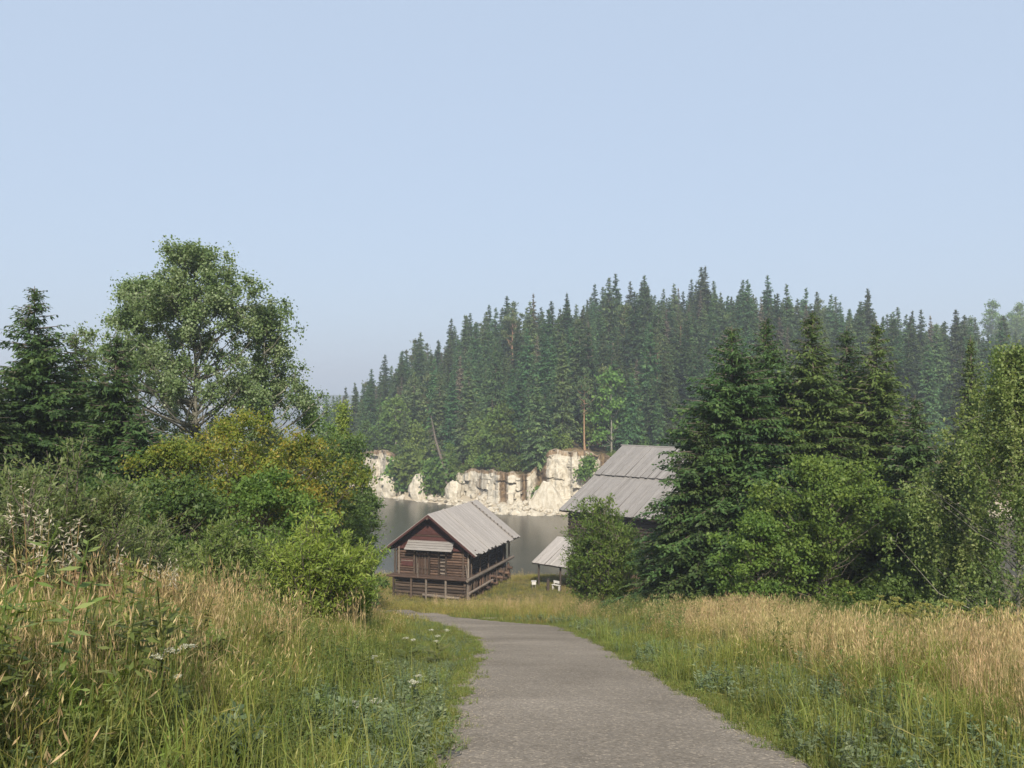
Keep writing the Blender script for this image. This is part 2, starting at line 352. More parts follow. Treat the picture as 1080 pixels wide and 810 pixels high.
def H(x, y):
    x = np.asarray(x, float); y = np.asarray(y, float)
    z = np.interp(y, [-400, -60, -20, 0, 76, 102, 112, 130, 160, 3000], [12, 7.5, 4, 0, -15.2, -18.0, -21.2, -23.5, -27, -30])
    dl = left_edge(np.clip(y, -14, 40)) - x
    fade = 1 - sstep((y - 17) / 17) * np.clip(1.25 - np.maximum(dl - 2, 0) / 10, 0, 1) * .9
    fade = np.where(y > 55, fade * np.clip(1 - (y - 55) / 20, 0, 1), fade)
    z = z + fade * np.where(dl > 0, 0.85 * sstep((dl - 0.6) / 3.6) + 0.05 * np.clip(dl - 4, 0, 25), 0)
    dr = x - right_edge(y)
    z = z + (1 - sstep((y - 40) / 20)) * 0.25 * sstep((dr - 0.8) / 3)
    z = z - (1 - sstep((y - 36) / 16)) * 2.6 * sstep((x - 9.5) / 11)
    z = z + 1.25 * np.exp(-(((x - 3) / 8) ** 2 + ((y - 86) / 7) ** 2))
    pd = sstep((np.abs(x - 0.9) - 2.2) / 2)
    near = y < 125
    z = z + np.where(near, pd * (fbm(x * 0.35, y * 0.35) - 0.5) * 0.35 + (fbm(x * 0.05 + 9, y * 0.05) - 0.5) * 0.8 * sstep((np.abs(x - 1) - 6) / 10), 0)
    ys = shore(x); t = y - ys - 7
    zc = cliff_top(x); zr = np.maximum(ridge(x), zc - 4)
    far = np.where(t < -7, WATER + 0.06 * np.maximum(t + 7, -60), 0)
    far = np.where((t >= -7) & (t < 0), WATER + (t + 7) / 7 * 2.0, far)
    step = WATER + 2.0 + (zc - WATER - 2.0) * sstep((t - 4.5) / 3.0)
    hill = zc + (zr - zc) * sstep((t - 7.5) / 76)
    hill = hill - 9 * sstep((t - 90) / 200) - 6 * sstep((t - 300) / 500)
    far = np.where((t >= 0) & (t < 7.5), step, far); far = np.where(t >= 7.5, hill, far)
    far = far + np.where(t > 8, (fbm(x * 0.12, y * 0.12) - 0.5) * 2.0 * sstep((t - 8) / 6), 0)
    far = far + 43 * np.exp(-(((x - 238) / 75) ** 2 + ((y - 440) / 70) ** 2))
    dh = sstep((y - 1420) / 350) * (31 + 14 * (fbm(x * 0.004, y * 0.002) - 0.5))
    far = far + np.where(y > 1400, dh + (fbm(x * 0.05, y * 0.05) - 0.5) * 7, 0)
    return np.where(y > 135, far, z)
def Hs(x, y): return float(H(np.array([x]), np.array([y]))[0])

def axis(*segs):
    out = []
    for a, b, s in segs: out += list(np.arange(a, b, s))
    out.append(segs[-1][1]); return np.array(out)
gx = axis((-1600, -300, 130), (-300, -60, 12), (-60, -14, 1.6), (-14, 14, 0.35), (14, 70, 1.6), (70, 300, 8), (300, 1600, 130))
gy = axis((-120, -16, 8), (-16, 48, 0.4), (48, 125, 1.5), (125, 160, 4), (160, 215, 1.1), (215, 320, 5), (320, 700, 20), (700, 1400, 60), (1400, 1900, 14), (1900, 5200, 90))
GX, GY = np.meshgrid(gx, gy)
GZ = H(GX, GY) - 0.10 * in_path(GX, GY)
ground = link('ground', grid_mesh('ground', np.stack([GX, GY, GZ], 2), 'ground')); tag(ground, kind='structure')

# path: a ribbon between its two ragged edges, slightly crowned
n = len(ELs); k = np.linspace(0, 1, 17)
el = ELs.copy(); er = ERs.copy(); s_ = np.arange(n)
jit = lambda a, o: (fbm(s_ * 0.35 + o, s_ * 0 + o) - 0.5) * a
dirv = er - el; dirv /= np.linalg.norm(dirv, axis=1)[:, None]
el = el + dirv * (jit(0.55, 3) - 0.12)[:, None]; er = er + dirv * (jit(0.45, 40) + 0.12)[:, None]
PX = el[:, None, 0] * (1 - k) + er[:, None, 0] * k; PY = el[:, None, 1] * (1 - k) + er[:, None, 1] * k
PZ = H(PX, PY) + 0.012 + 0.035 * (1 - (2 * k - 1) ** 2) - 0.11 * (np.abs(2 * k - 1) > 0.99) + (fbm(PX * 0.5, PY * 0.5) - 0.5) * 0.012
path = link('path', grid_mesh('path', np.stack([PX, PY, PZ], 2), 'path')); tag(path, kind='structure')
# trodden trail in the grass between the path and the shore building
tp = np.array([(-1.4, 45.2), (0.4, 45.0), (1.6, 44.4), (2.6, 43.4), (3.6, 41.8)]); tt = np.linspace(0, 4, 40)
tx = np.interp(tt, np.arange(5), tp[:, 0]); ty = np.interp(tt, np.arange(5), tp[:, 1]); kk = np.linspace(-1, 1, 5)
wd = 0.50 + 0.3 * (fbm(tt * 2, tt * 0) - 0.5)
TX = tx[:, None] + 0 * kk; TY = ty[:, None] + wd[:, None] * kk
trail = link('footpath', grid_mesh('footpath', np.stack([TX, TY, H(TX, TY) + 0.03 - 0.05 * (np.abs(kk) > 0.9)], 2), 'earth')); tag(trail, kind='structure')
# river
wx = axis((-1590, -200, 200), (-200, 200, 20), (200, 1590, 200)); wy = axis((96, 260, 10), (260, 1500, 120))
WX, WY = np.meshgrid(wx, wy)
river = link('river', grid_mesh('river', np.stack([WX, WY, np.full_like(WX, WATER)], 2), 'water')); tag(river, kind='structure')

# limestone cliff: vertical slabs, set forward or back, with earth gullies between them
cxs = np.arange(-58, 66, 0.32); vs = np.linspace(0, 1, 44)
CX, CV = np.meshgrid(cxs, vs)
top = cliff_top(cxs) + (fbm(cxs * 0.5, cxs * 0) - 0.5) * 1.6
base = np.full_like(cxs, WATER + 1.2)
slab = np.floor(cxs / 2.6 + 1.2 * fbm(cxs * 0.2, cxs * 0 + 4))
slab_off = (_tab[(slab.astype(int)) % 256, 17] - 0.5) * 2.4
slab_off = np.convolve(np.pad(slab_off, 1, 'edge'), [0.2, 0.6, 0.2], 'valid')
uu = 540 + F * cxs / (shore(cxs) + 7)
gull = sum(np.exp(-((uu - c) / wd_) ** 2) for c, wd_ in ((424, 7), (460, 6), (531, 3.5), (553, 2.5), (571, 5), (640, 4)))
CY = (shore(cxs) + 8.2 - slab_off + 3.0 * np.clip(gull, 0, 1))[None, :] + 2.3 * CV ** 1.3
CZ = base + (top - base) * CV
jx = np.floor(CX / 1.5 + 1.1 * (fbm(CX * .25, CZ * .25 + 7) - .5) * 2); jz = np.floor(CZ / 1.9 + .6 * _tab[(jx.astype(int)) % 256, 90] + .5 * fbm(CX * .15, CZ * 0))
blk = _tab[(jx.astype(int) * 7 + 3) % 256, (jz.astype(int) * 13 + 40) % 256]
edge_ = np.minimum(np.abs((CX / 1.5) % 1 - .5), .5)
CY = CY + (fbm(CX * 0.9, CZ * 0.5) - 0.5) * 1.1 + (blk - .5) * 1.5 + (vnoise(CX * 2.2, CZ * 1.6) - .5) * .35 - 2.2 * np.clip(0.22 - CV, 0, 1) / 0.22
CY[-1] += 4.5; CZ[-1] -= 0.3
tint = np.clip(gull, 0, 1)[None, :] * 0.5 + 0.22 * (CV > 0.9) + 0.22 * (fbm(CX * 0.3, CV * 0 + 3) - 0.5)
cliff = link('cliff', grid_mesh('cliff', np.stack([CX, CY, CZ], 2), 'rock', smooth=False, tint=tint)); tag(cliff, kind='structure')

# haze: one box of even air round the whole scene
def box_mesh(name, mat):
    v = [(x, y, z) for x in (-.5, .5) for y in (-.5, .5) for z in (-.5, .5)]
    f = [(0, 1, 3, 2), (4, 6, 7, 5), (0, 4, 5, 1), (2, 3, 7, 6), (0, 2, 6, 4), (1, 5, 7, 3)]
    me = bpy.data.meshes.new(name); me.from_pydata(v, [], f); me.materials.append(mat); return me
m, t, o = new_mat('hazy_air')
pv = N(t, 'ShaderNodeVolumePrincipled'); pv.inputs['Color'].default_value = (0.82, 0.89, 1.0, 1); pv.inputs['Density'].default_value = HAZE
pv.inputs['Anisotropy'].default_value = 0.2
t.links.new(pv.outputs[0], o.inputs[1])
zlo = float(GZ.min()) - 1; zhi = 64
haze = link('haze', box_mesh('haze', m)); haze.scale = (3220, 2740, zhi - zlo); haze.location = (0, 1240, (zhi + zlo) / 2); tag(haze, kind='stuff')

# ------------------------------------------------------------------ timber buildings
_cache = {}
def unit_box(mat):
    if ('b', mat) not in _cache: _cache[('b', mat)] = box_mesh('board', M[mat])
    return _cache[('b', mat)]
def unit_log(mat):
    if ('l', mat) not in _cache:
        sides = 9; v = []; f = []
        for x, r in ((-.5, .97), (-.2, 1.0), (.2, .96), (.5, .93)):
            for i in range(sides): a = 2 * math.pi * i / sides; v.append((x, r * .5 * math.cos(a), r * .5 * math.sin(a)))
        for j in range(3):
            for i in range(sides): f.append((j * sides + i, j * sides + (i + 1) % sides, (j + 1) * sides + (i + 1) % sides, (j + 1) * sides + i))
        f.append(tuple(range(sides))[::-1]); f.append(tuple(range(3 * sides, 4 * sides)))
        me = bpy.data.meshes.new('log'); me.from_pydata(v, [], f); me.materials.append(M[mat])
        me.polygons.foreach_set('use_smooth', [len(p.vertices) == 4 for p in me.polygons]); _cache[('l', mat)] = me
    return _cache[('l', mat)]
def beam(parent, name, p0, p1, wy, wz, mat, log=False, roll=0):
    p0 = Vector(p0); p1 = Vector(p1); d = p1 - p0
    o = link(name, unit_log(mat) if log else unit_box(mat), parent)
    o.rotation_mode = 'QUATERNION'
    q = d.to_track_quat('X', 'Z')
    if roll:
        from mathutils import Quaternion
        q = q @ Quaternion((1, 0, 0), roll)
    o.rotation_quaternion = q; o.location = (p0 + p1) / 2; o.scale = (d.length, wy, wz)
    return o
def prism(name, pts, y0, y1, mat, parent=None):
    """a polygon in local x-z drawn out along y"""
    n = len(pts); v = [(x, y0, z) for x, z in pts] + [(x, y1, z) for x, z in pts]
    f = [tuple(range(n)), tuple(range(2 * n - 1, n - 1, -1))] + [(i, n + i, n + (i + 1) % n, (i + 1) % n) for i in range(n)]
    me = bpy.data.meshes.new(name); me.from_pydata(v, [], f); me.materials.append(M[mat]); me.update()
    return link(name, me, parent)
rnd = random.uniform

def local_ground(root, x, y):
    c, s = math.cos(root.rotation_euler.z), math.sin(root.rotation_euler.z)
    wx_, wy_ = root.location.x + c * x - s * y, root.location.y + s * x + c * y
    return Hs(wx_, wy_) - root.location.z

def granary():
    Y0 = 78.0; X0 = (451 - 540) / F * Y0
    h = empty('log_granary', (X0, Y0, -15.6), -R(19))
    tag(h, 'raised brown timber granary with grey plank gable roof beside the path bend', 'granary')
    PK, EV, HW, LEN, DK = 7.27, 4.10, 4.2, 11.3, 2.15
    sl = (PK - EV) / HW
    lg = lambda x, y: local_ground(h, x, y) - 0.25
    # roof: inner boarding, then every plank on both slopes
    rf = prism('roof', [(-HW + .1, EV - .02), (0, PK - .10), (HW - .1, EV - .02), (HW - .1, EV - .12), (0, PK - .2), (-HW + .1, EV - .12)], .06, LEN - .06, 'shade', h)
    nb = 42; bw = LEN / nb
    for sgn in (-1, 1):
        for i in range(nb):
            y = (i + .5) * bw
            e = rnd(-.10, .10); lift = 0.045 + rnd(0, .012)
            if i == 35: continue                     # the open joint near the far verge
            ridge_z = PK + lift + (.03 if sgn > 0 else 0)
            beam(rf, 'roof_plank', (0, y, ridge_z - .02), (sgn * (HW + e), y, EV - sl * e + lift), bw * rnd(.965, .995), .035, 'greyboard')
        for i in (12, 34, 36):                        # cover planks
            y = (i + .5) * bw - .05
            beam(rf, 'cover_plank', (0, y, PK + .12), (sgn * (HW + .06), y, EV - sl * .06 + .12), .13, .035, 'greyboard')
        yj = 35.5 * bw
        for j in range(12):                           # short chocks over the open joint
            tt = (j + .5) / 12
            beam(rf, 'chock', (sgn * HW * tt, yj - .14, PK - (PK - EV) * tt + .12), (sgn * HW * tt, yj + .16, PK - (PK - EV) * tt + .12), .10, .07, 'palepole')
        beam(rf, 'barge_board', (0, .03, PK - .06), (sgn * HW, .03, EV - .06), .05, .2, 'redboard')
        beam(rf, 'barge_board', (0, LEN - .03, PK - .06), (sgn * HW, LEN - .03, EV - .06), .05, .2, 'plank')
    beam(rf, 'ridge_pole', (0, -.15, PK - .3), (0, LEN + .1, PK - .3), .2, .2, 'log', True)
    # gable: dark red boards, each its own
    gy_ = .95; bz = 4.42
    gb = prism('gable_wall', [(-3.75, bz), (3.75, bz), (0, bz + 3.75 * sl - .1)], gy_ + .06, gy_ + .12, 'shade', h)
    z = bz
    while z < PK - .35:
        hw = min((PK - .22 - (z + .1)) / sl, 3.9)
        beam(gb, 'gable_board', (-hw, gy_ + rnd(0, .015), z + .11), (hw, gy_ + rnd(0, .015), z + .11), .03, .215, 'redboard'); z += .225
    beam(gb, 'trim_board', (-1.9, gy_ - .04, 5.42), (1.9, gy_ - .04, 5.42), .03, .10, 'plank')
    beam(gb, 'tie_beam', (-3.9, gy_ - .05, bz - .06), (3.9, gy_ - .05, bz - .06), .18, .2, 'redboard')
    prism('rear_gable', [(-3.7, bz), (3.7, bz), (0, bz + 3.7 * sl - .1)], LEN - 1.1, LEN - 1.0, 'redboard', h)
    # little pent roof over the front
    pr = prism('pent_roof', [(-2.1, 4.98), (2.05, 4.98), (2.05, 4.95), (-2.1, 4.95)], gy_ - .2, gy_ - .1, 'shade', h)
    for i in range(4):
        yy = gy_ - .12 - i * .2; zz = 5.02 - i * .175
        beam(pr, 'pent_plank', (-2.12 + rnd(-.04, .04), yy - .1, zz - .09), (2.07 + rnd(-.04, .04), yy - .1, zz - .09), .235, .03, 'barnboard', roll=R(41))
    for x in (-1.8, 0, 1.8):
        beam(pr, 'bracket', (x, gy_, 4.5), (x, gy_ - .78, 4.38), .08, .08, 'log')
    # front wall: logs between posts
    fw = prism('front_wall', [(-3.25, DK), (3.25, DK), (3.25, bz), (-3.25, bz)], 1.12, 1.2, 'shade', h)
    z = DK + .11
    while z < bz - .1:
        for x0, x1 in ((-3.2, -1.55), (-.18, .66), (1.32, 3.2)):
            beam(fw, 'log', (x0, 1.05 + rnd(-.02, .02), z), (x1, 1.05 + rnd(-.02, .02), z), .2, .21, 'plank', True)
        z += .215
    dr = prism('door', [(-1.5, DK + .04), (-.24, DK + .04), (-.24, 4.05), (-1.5, 4.05)], 1.04, 1.1, 'plank', h)
    for i in range(5): beam(dr, 'door_plank', (-1.38 + i * .255, 1.0, DK + .08), (-1.38 + i * .255, 1.0, 4.0), .03, .235, 'palepole' if i in (0, 3) else 'plank', roll=R(90))
    for zz in (2.7, 3.6): beam(dr, 'door_batten', (-1.46, .965, zz), (-.28, .965, zz), .03, .12, 'log')
    sc_ = prism('slatted_hatch', [(.7, DK + .04), (1.28, DK + .04), (1.28, 4.2), (.7, 4.2)], 1.1, 1.12, 'shade', h)
    for i in range(7): beam(sc_, 'slat', (.7, 1.04, DK + .2 + i * .3), (1.28, 1.04, DK + .2 + i * .3 + rnd(-.03, .03)), .03, .12, 'palepole')
    for x, mm in ((-3.32, 'log'), (-2.95, 'palepole'), (-1.55, 'log'), (-.2, 'log'), (.67, 'log'), (1.31, 'log'), (2.85, 'log'), (3.3, 'palepole')):
        beam(h, 'post', (x, .78, DK), (x, .78, bz), .16, .16, mm, True)
    sp = beam(h, 'shutter', (-2.8, .92, 3.1), (-1.72, .92, 3.1), .04, .55, 'redboard')
    beam(sp, 'batten', (-.5, -.7, .3), (.5, -.7, .3), .5, .12, 'palepole')
    # side and rear walls
    for nm, x in (('side_wall', 2.55), ('side_wall', -3.2)):
        wv = beam(h, nm, (x, 1.3, (DK + bz) / 2 + .2), (x, LEN - 1.1, (DK + bz) / 2 + .2), .1, bz - DK + .3, 'shade')
        z = DK + .11
        while z < bz + .3:
            o = beam(h, 'log', (x + (.1 if x > 0 else -.1), 1.2, z), (x + (.1 if x > 0 else -.1), LEN - 1.0, z), .22, .22, 'darklog', True)
            o.parent = wv; o.matrix_parent_inverse = (wv.matrix_basis).inverted(); z += .22
    rw = prism('rear_wall', [(-3.25, DK - 1.4), (3.25, DK - 1.4), (3.25, bz), (-3.25, bz)], LEN - 1.2, LEN - 1.1, 'darklog', h)
    # deck and gallery
    dk = prism('deck', [(-3.5, DK - .1), (3.45, DK - .1), (3.45, DK - .03), (-3.5, DK - .03)], .35, LEN - .9, 'shade', h)
    for i in range(6): beam(dk, 'deck_plank', (-3.55, .30 + i * .16, DK), (3.5, .30 + i * .16, DK), .15, .05, 'plank')
    for i in range(4): beam(dk, 'gallery_plank', (2.75 + i * .2, 1.25, DK), (2.75 + i * .2, LEN - .8, DK), .19, .05, 'plank')
    beam(h, 'edge_beam', (-3.8, .2, DK - .1), (3.6, .2, DK - .1), .2, .2, 'plank', True)
    beam(h, 'gallery_rail', (3.62, -.25, DK - .02), (3.55, LEN + .1, DK + .05), .26, .28, 'palepole', True)
    beam(h, 'lower_rail', (3.72, -.1, DK - 1.05), (3.72, 5.4, DK - .95), .2, .2, 'palepole', True)
    beam(h, 'step_pole', (-.9, .1, DK - .1), (-.9, .1, DK + 1.1), .07, .07, 'palepole', True)
    for y in (1.2, 3.2, 5.2, 7.2, 9.0, LEN - .7):
        beam(h, 'gallery_post', (3.4, y, DK), (3.4, y, EV + .55), .15, .15, 'log', True)
    beam(h, 'gallery_plate', (3.4, .7, EV + .5), (3.4, LEN - .3, EV + .5), .16, .16, 'log', True)
    beam(h, 'leaning_pole', (3.75, -.05, lg(3.7, 0)), (3.3, .2, DK + 1.2), .09, .09, 'palepole', True)
    # log crib under the deck
    cr = prism('crib', [(-3.1, -.9), (3.0, -.9), (3.0, DK - .12), (-3.1, DK - .12)], 1.0, LEN - 1.3, 'shade', h)
    for i in range(10):
        z = -.7 + i * .27
        beam(cr, 'log', (-3.3 + rnd(-.2, .1), .85, z), (3.2 + rnd(-.1, .2), .85, z), .25, .26, 'log', True)
        beam(cr, 'log', (3.1, .6 + rnd(-.2, .1), z + .13), (3.1, LEN - 1.0 + rnd(-.2, .3), z + .13), .25, .26, 'log', True)
    beam(cr, 'sill_log', (-.6, .35, .62), (2.7, .3, .55), .26, .24, 'palepole', True)
    for x, mm in ((-3.2, 'log'), (-1.6, 'log'), (-.25, 'palepole'), (1.5, 'palepole'), (3.45, 'palepole')):
        beam(h, 'pile', (x, .28, lg(x, .3)), (x, .28, DK - .18), .2, .2, mm, True)
    y = .6
    while y < LEN - .6:
        zt = DK - .15 - (rnd(0, .5) if y > 6 else 0)
        beam(h, 'pile', (3.45 + rnd(-.12, .12), y, lg(3.45, y)), (3.45 + rnd(-.05, .05), y + rnd(-.1, .1), zt), rnd(.14, .22), rnd(.14, .22), random.choice(['log', 'plank', 'log']), True)
        y += rnd(.36, .6)
    for i in range(9):                                # log ends jutting from the crib
        y = 4.2 + i * .72
        beam(h, 'log_end', (2.6, y, .75 + .35 * (i % 3)), (3.95 + rnd(-.1, .15), y, .75 + .35 * (i % 3)), .27, .27, 'plank', True)
granary()

def salt_barn():
    b = empty('log_barn', (4.4, 88.0, -15.4), -R(42))
    tag(b, 'big dark log barn with two-tier weathered grey plank roof behind the round bush', 'barn')
    HWD, RZ, EZ, LEN, BR = 10.1, 15.4 - 3.8, 15.4 - 9.17, 17.5, 5.5
    sl = (RZ - EZ) / HWD
    def sheet(nm, y0, z0, y1, z1, mat, par): # inner boarding of one slope
        me = bpy.data.meshes.new(nm); v = [(.1, y0, z0), (LEN - .1, y0, z0), (LEN - .1, y1, z1), (.1, y1, z1)]
        v += [(x, y, z - .12) for x, y, z in v]
        me.from_pydata(v, [], [(0, 1, 2, 3), (7, 6, 5, 4), (0, 4, 5, 1), (1, 5, 6, 2), (2, 6, 7, 3), (3, 7, 4, 0)]); me.materials.append(M[mat]); me.update()
        return link(nm, me, par)
    rf = sheet('roof', .1, EZ - .02, HWD, RZ - .08, 'shade', b)
    rb = sheet('rear_roof', 2 * HWD - .1, EZ - .02, HWD, RZ - .08, 'shade', b)
    nb = 62; bw = LEN / nb
    for i in range(nb):
        x = (i + .5) * bw; l = rnd(0, .03)
        beam(rf, 'roof_plank', (x, HWD, RZ + .22 + l), (x, BR - .25 + rnd(-.12, .08), EZ + sl * (BR - .25) + .22 + l), bw * rnd(.965, .995), .035, 'barnboard')
        beam(rf, 'roof_plank', (x, BR + .2, EZ + sl * (BR + .2) + .03 + l), (x, -.05 + rnd(-.15, .1), EZ + .03 + l), bw * rnd(.965, .995), .035, 'barnboard')
        beam(rb, 'roof_plank', (x, HWD, RZ + .18 + l), (x, 2 * HWD, EZ + .05 + l), bw * .95, .035, 'barnboard')
    for x in (3.1, 7.9, 12.4):                        # joints covered by battens
        beam(rf, 'cover_batten', (x, HWD, RZ + .28), (x, BR - .3, EZ + sl * (BR - .3) + .28), .14, .03, 'barnboard')
        beam(rf, 'cover_batten', (x + 1.1, BR, EZ + sl * BR + .1), (x + 1.1, -.1, EZ + .1), .14, .03, 'barnboard')
    beam(rf, 'ridge_log', (-.2, HWD, RZ + .24), (LEN + .2, HWD, RZ + .24), .22, .16, 'barnboard', True)
    beam(rf, 'verge_board', (.0, HWD, RZ - .06), (.0, 0, EZ - .06), .06, .22, 'barnboard')
    beam(rf, 'eave_log', (-.1, .35, EZ - .02), (LEN, .35, EZ - .02), .2, .2, 'darklog', True)
    # walls of round logs
    bot = -2.0
    gw = []
    for nm, x in (('gable_wall', .8), ('gable_wall', LEN - .8)):
        ww = prism(nm, [(0, 0), (1, 0), (1, 1)], 0, .1, 'shade', b)
        me = ww.data; me.clear_geometry()
        v = [(x, 1.1, bot), (x, 2 * HWD - 1.1, bot), (x, 2 * HWD - 1.1, EZ + .5), (x, HWD, RZ - .3), (x, 1.1, EZ + .5)]
        v += [(x + .1, y, z) for _, y, z in v]; nn = 5
        me.from_pydata(v, [], [tuple(range(5)), tuple(range(9, 4, -1))] + [(i, 5 + i, 5 + (i + 1) % 5, (i + 1) % 5) for i in range(5)]); me.update()
        z = bot + .15
        while z < RZ - .7:
            e = 1.0 if z < EZ + .1 else 1.25 + (z - EZ - .1) / sl
            if 2 * HWD - 2 * e > .4: beam(ww, 'log', (x + (-.05 if x < 5 else .15), e - (.3 if z < EZ else 0), z), (x + (-.05 if x < 5 else .15), 2 * HWD - e + (.3 if z < EZ else 0), z), .3, .3, 'darklog', True)
            z += .3
    for nm, y in (('front_wall', 1.0), ('back_wall', 2 * HWD - 1.0)):
        ww = beam(b, nm, (.9, y + .05, (bot + EZ) / 2 + .2), (LEN - .9, y + .05, (bot + EZ) / 2 + .2), .1, EZ - bot + .3, 'shade')
        z = bot + .3
        while z < EZ + .2:
            o = beam(b, 'log', (.35, y - (.06 if y < 5 else -.16), z), (LEN - .35, y - (.06 if y < 5 else -.16), z), .3, .3, 'darklog', True)
            o.parent = ww; o.matrix_parent_inverse = ww.matrix_basis.inverted(); z += .3
    dd = beam(b, 'door', (6.2, .74, .2), (8.6, .74, .2), .08, 2.6, 'plank')
salt_barn()

def pavilion():
    p = empty('open_shed', (1.64, 82.0, -14.75), -R(42))
    tag(p, 'small open shed with grey plank roof on posts in front of the barn', 'shed')
    EZ, RZ, HWD, LEN = 14.75 - 12.95, 14.75 - 11.1, 3.63, 5.6
    sl = (RZ - EZ) / HWD
    me = bpy.data.meshes.new('roof')
    v = [(.05, .1, EZ - .04), (LEN, .1, EZ - .04), (LEN, HWD, RZ - .08), (.05, HWD, RZ - .08), (LEN, 6.3, RZ - sl * 2.67 - .08), (.05, 6.3, RZ - sl * 2.67 - .08)]
    v += [(x, y, z - .06) for x, y, z in v]
    me.from_pydata(v, [], [(0, 1, 2, 3), (3, 2, 4, 5), (9, 8, 7, 6), (11, 10, 8, 9), (0, 6, 7, 1), (5, 4, 10, 11), (0, 3, 9, 6), (3, 5, 11, 9), (1, 7, 8, 2), (2, 8, 10, 4)])
    me.materials.append(M['shade']); me.update(); rf = link('roof', me, p)
    nb = 22; bw = LEN / nb
    for i in range(nb):
        x = (i + .5) * bw; l = rnd(0, .025)
        beam(rf, 'roof_plank', (x, HWD, RZ + l), (x, rnd(-.1, .08), EZ + .02 + l), bw * rnd(.965, .995), .03, 'greyboard')
        beam(rf, 'roof_plank', (x, HWD, RZ - .02 + l), (x, 6.35, RZ - sl * 2.72 + l), bw * .95, .03, 'greyboard')
    for x in (.5, 2.9, 5.2):
        for y in (.45, 5.9):
            beam(p, 'post', (x, y, local_ground(p, x, y) - .3), (x, y, EZ + sl * (.45 if y < 1 else .55) - .1), .17, .17, 'darklog', True)
    beam(p, 'eave_beam', (.2, .45, EZ + .06), (LEN - .1, .45, EZ + .06), .14, .14, 'darklog', True)
    beam(p, 'eave_beam', (.2, 5.9, EZ + .12), (LEN - .1, 5.9, EZ + .12), .14, .14, 'darklog', True)
    for x in (.3, LEN - .2): beam(p, 'tie_beam', (x, .45, EZ + .16), (x, 5.9, EZ + .16), .14, .14, 'darklog', True)
pavilion()

def px_ground(u, Y): X = (u - 540) / F * Y; return X, Y, Hs(X, Y)
# small things by the shed
def small_things():
    x, y, z = px_ground(563, 81); o = empty('beehive_box', (x, y, z))
    o.name = 'white_box'; tag(o, 'small white box on a low stand left of the open shed', 'box'); o.scale = (.8, .8, .72)
    beam(o, 'body', (-.22, 0, .72), (.22, 0, .72), .42, .36, 'white'); beam(o, 'lid', (-.27, 0, .92), (.27, 0, .92), .5, .05, 'white')
    for sx in (-.16, .16):
        for sy in (-.13, .13): beam(o, 'leg', (sx, sy, -.1), (sx, sy, .54), .06, .06, 'palepole')
    x, y, z = px_ground(586.5, 80.5); o = empty('bench', (x, y, z), R(-42))
    tag(o, 'white plank bench under the eave of the open shed', 'bench'); o.scale = (.68, .68, .72)
    for i in range(3): beam(o, 'seat_plank', (-.6, -.14 + i * .14, .62), (.6, -.14 + i * .14, .62), .13, .05, 'white')
    beam(o, 'backrest', (-.6, .24, .92), (.6, .24, .92), .04, .3, 'white')
    for sx in (-.5, .5): beam(o, 'leg', (sx, 0, -.1), (sx, 0, .6), .3, .08, 'white'); beam(o, 'back_post', (sx, .22, .5), (sx, .22, 1.05), .06, .06, 'white')
    x, y, z = px_ground(578, 80); o = empty('wooden_post', (x, y, z)); tag(o, 'short dark wooden post standing between white box and bench', 'post')
    beam(o, 'shaft', (0, 0, -.2), (0, 0, 1.0), .26, .26, 'darklog', True); beam(o, 'cap', (0, 0, 1.0), (0, 0, 1.07), .3, .3, 'darklog', True)
small_things()

# ------------------------------------------------------------------ rocks on the far shore
def rock_mesh(seed, sub=2, sharp=0.35, mat='stone'):
    import bmesh
    r = np.random.default_rng(seed); bm = bmesh.new(); bmesh.ops.create_icosphere(bm, subdivisions=sub, radius=.5)
    nr = r.normal(size=(9, 3)); nr /= np.linalg.norm(nr, axis=1)[:, None]; dd = r.uniform(.26, .46, 9)
    for v in bm.verts:                              # cut flat faces into it
        p = np.array(v.co)
        for a, d in zip(nr, dd):
            e = p @ a - d
            if e > 0: p = p - a * e
        v.co = p * (1 + sharp * .12 * r.normal())
    me = bpy.data.meshes.new('rock'); bm.to_mesh(me); bm.free(); me.materials.append(M[mat]); return me
def shore_px(u, v, dz=0):
    """the point of the far beach seen at photo pixel u, v"""
    Y = np.arange(150, 215, 0.25); X = (u - 540) / F * Y; z = np.maximum(H(X, Y), WATER)
    i = np.argmin(np.abs(CAMZ - (v - HY) / F * Y - z)); return X[i], Y[i], z[i]
def tent_boulder():
    X, Y, z = shore_px(578, 540)
    V = np.array([(-4.3, -.6, -.4), (.2, -2.6, -.6), (3.5, -.8, -.4), (3.2, 2.8, -.4), (-3.6, 3.2, -.4),
                  (-3.4, -.2, 1.7), (.1, -2.0, 1.9), (2.9, -.4, 1.3), (-.8, -.2, 5.4), (.5, .2, 5.3), (-2.2, 2.2, 3.4), (2.2, 2.0, 3.0)])
    import bmesh
    bm = bmesh.new(); vv = [bm.verts.new(p) for p in V]; bmesh.ops.convex_hull(bm, input=vv)
    bmesh.ops.triangulate(bm, faces=bm.faces[:]); bmesh.ops.subdivide_edges(bm, edges=bm.edges[:], cuts=3, use_grid_fill=True)
    rr = np.random.default_rng(3)
    for v in bm.verts: v.co += Vector(rr.normal(size=3) * .09)
    me = bpy.data.meshes.new('boulder'); bm.to_mesh(me); bm.free(); me.materials.append(M['stone'])
    o = link('limestone_boulder', me); o.location = (X, Y + 2.5, z - .1); tag(o, 'huge peaked pale limestone boulder fallen at the foot of the cliff', 'boulder')
tent_boulder()
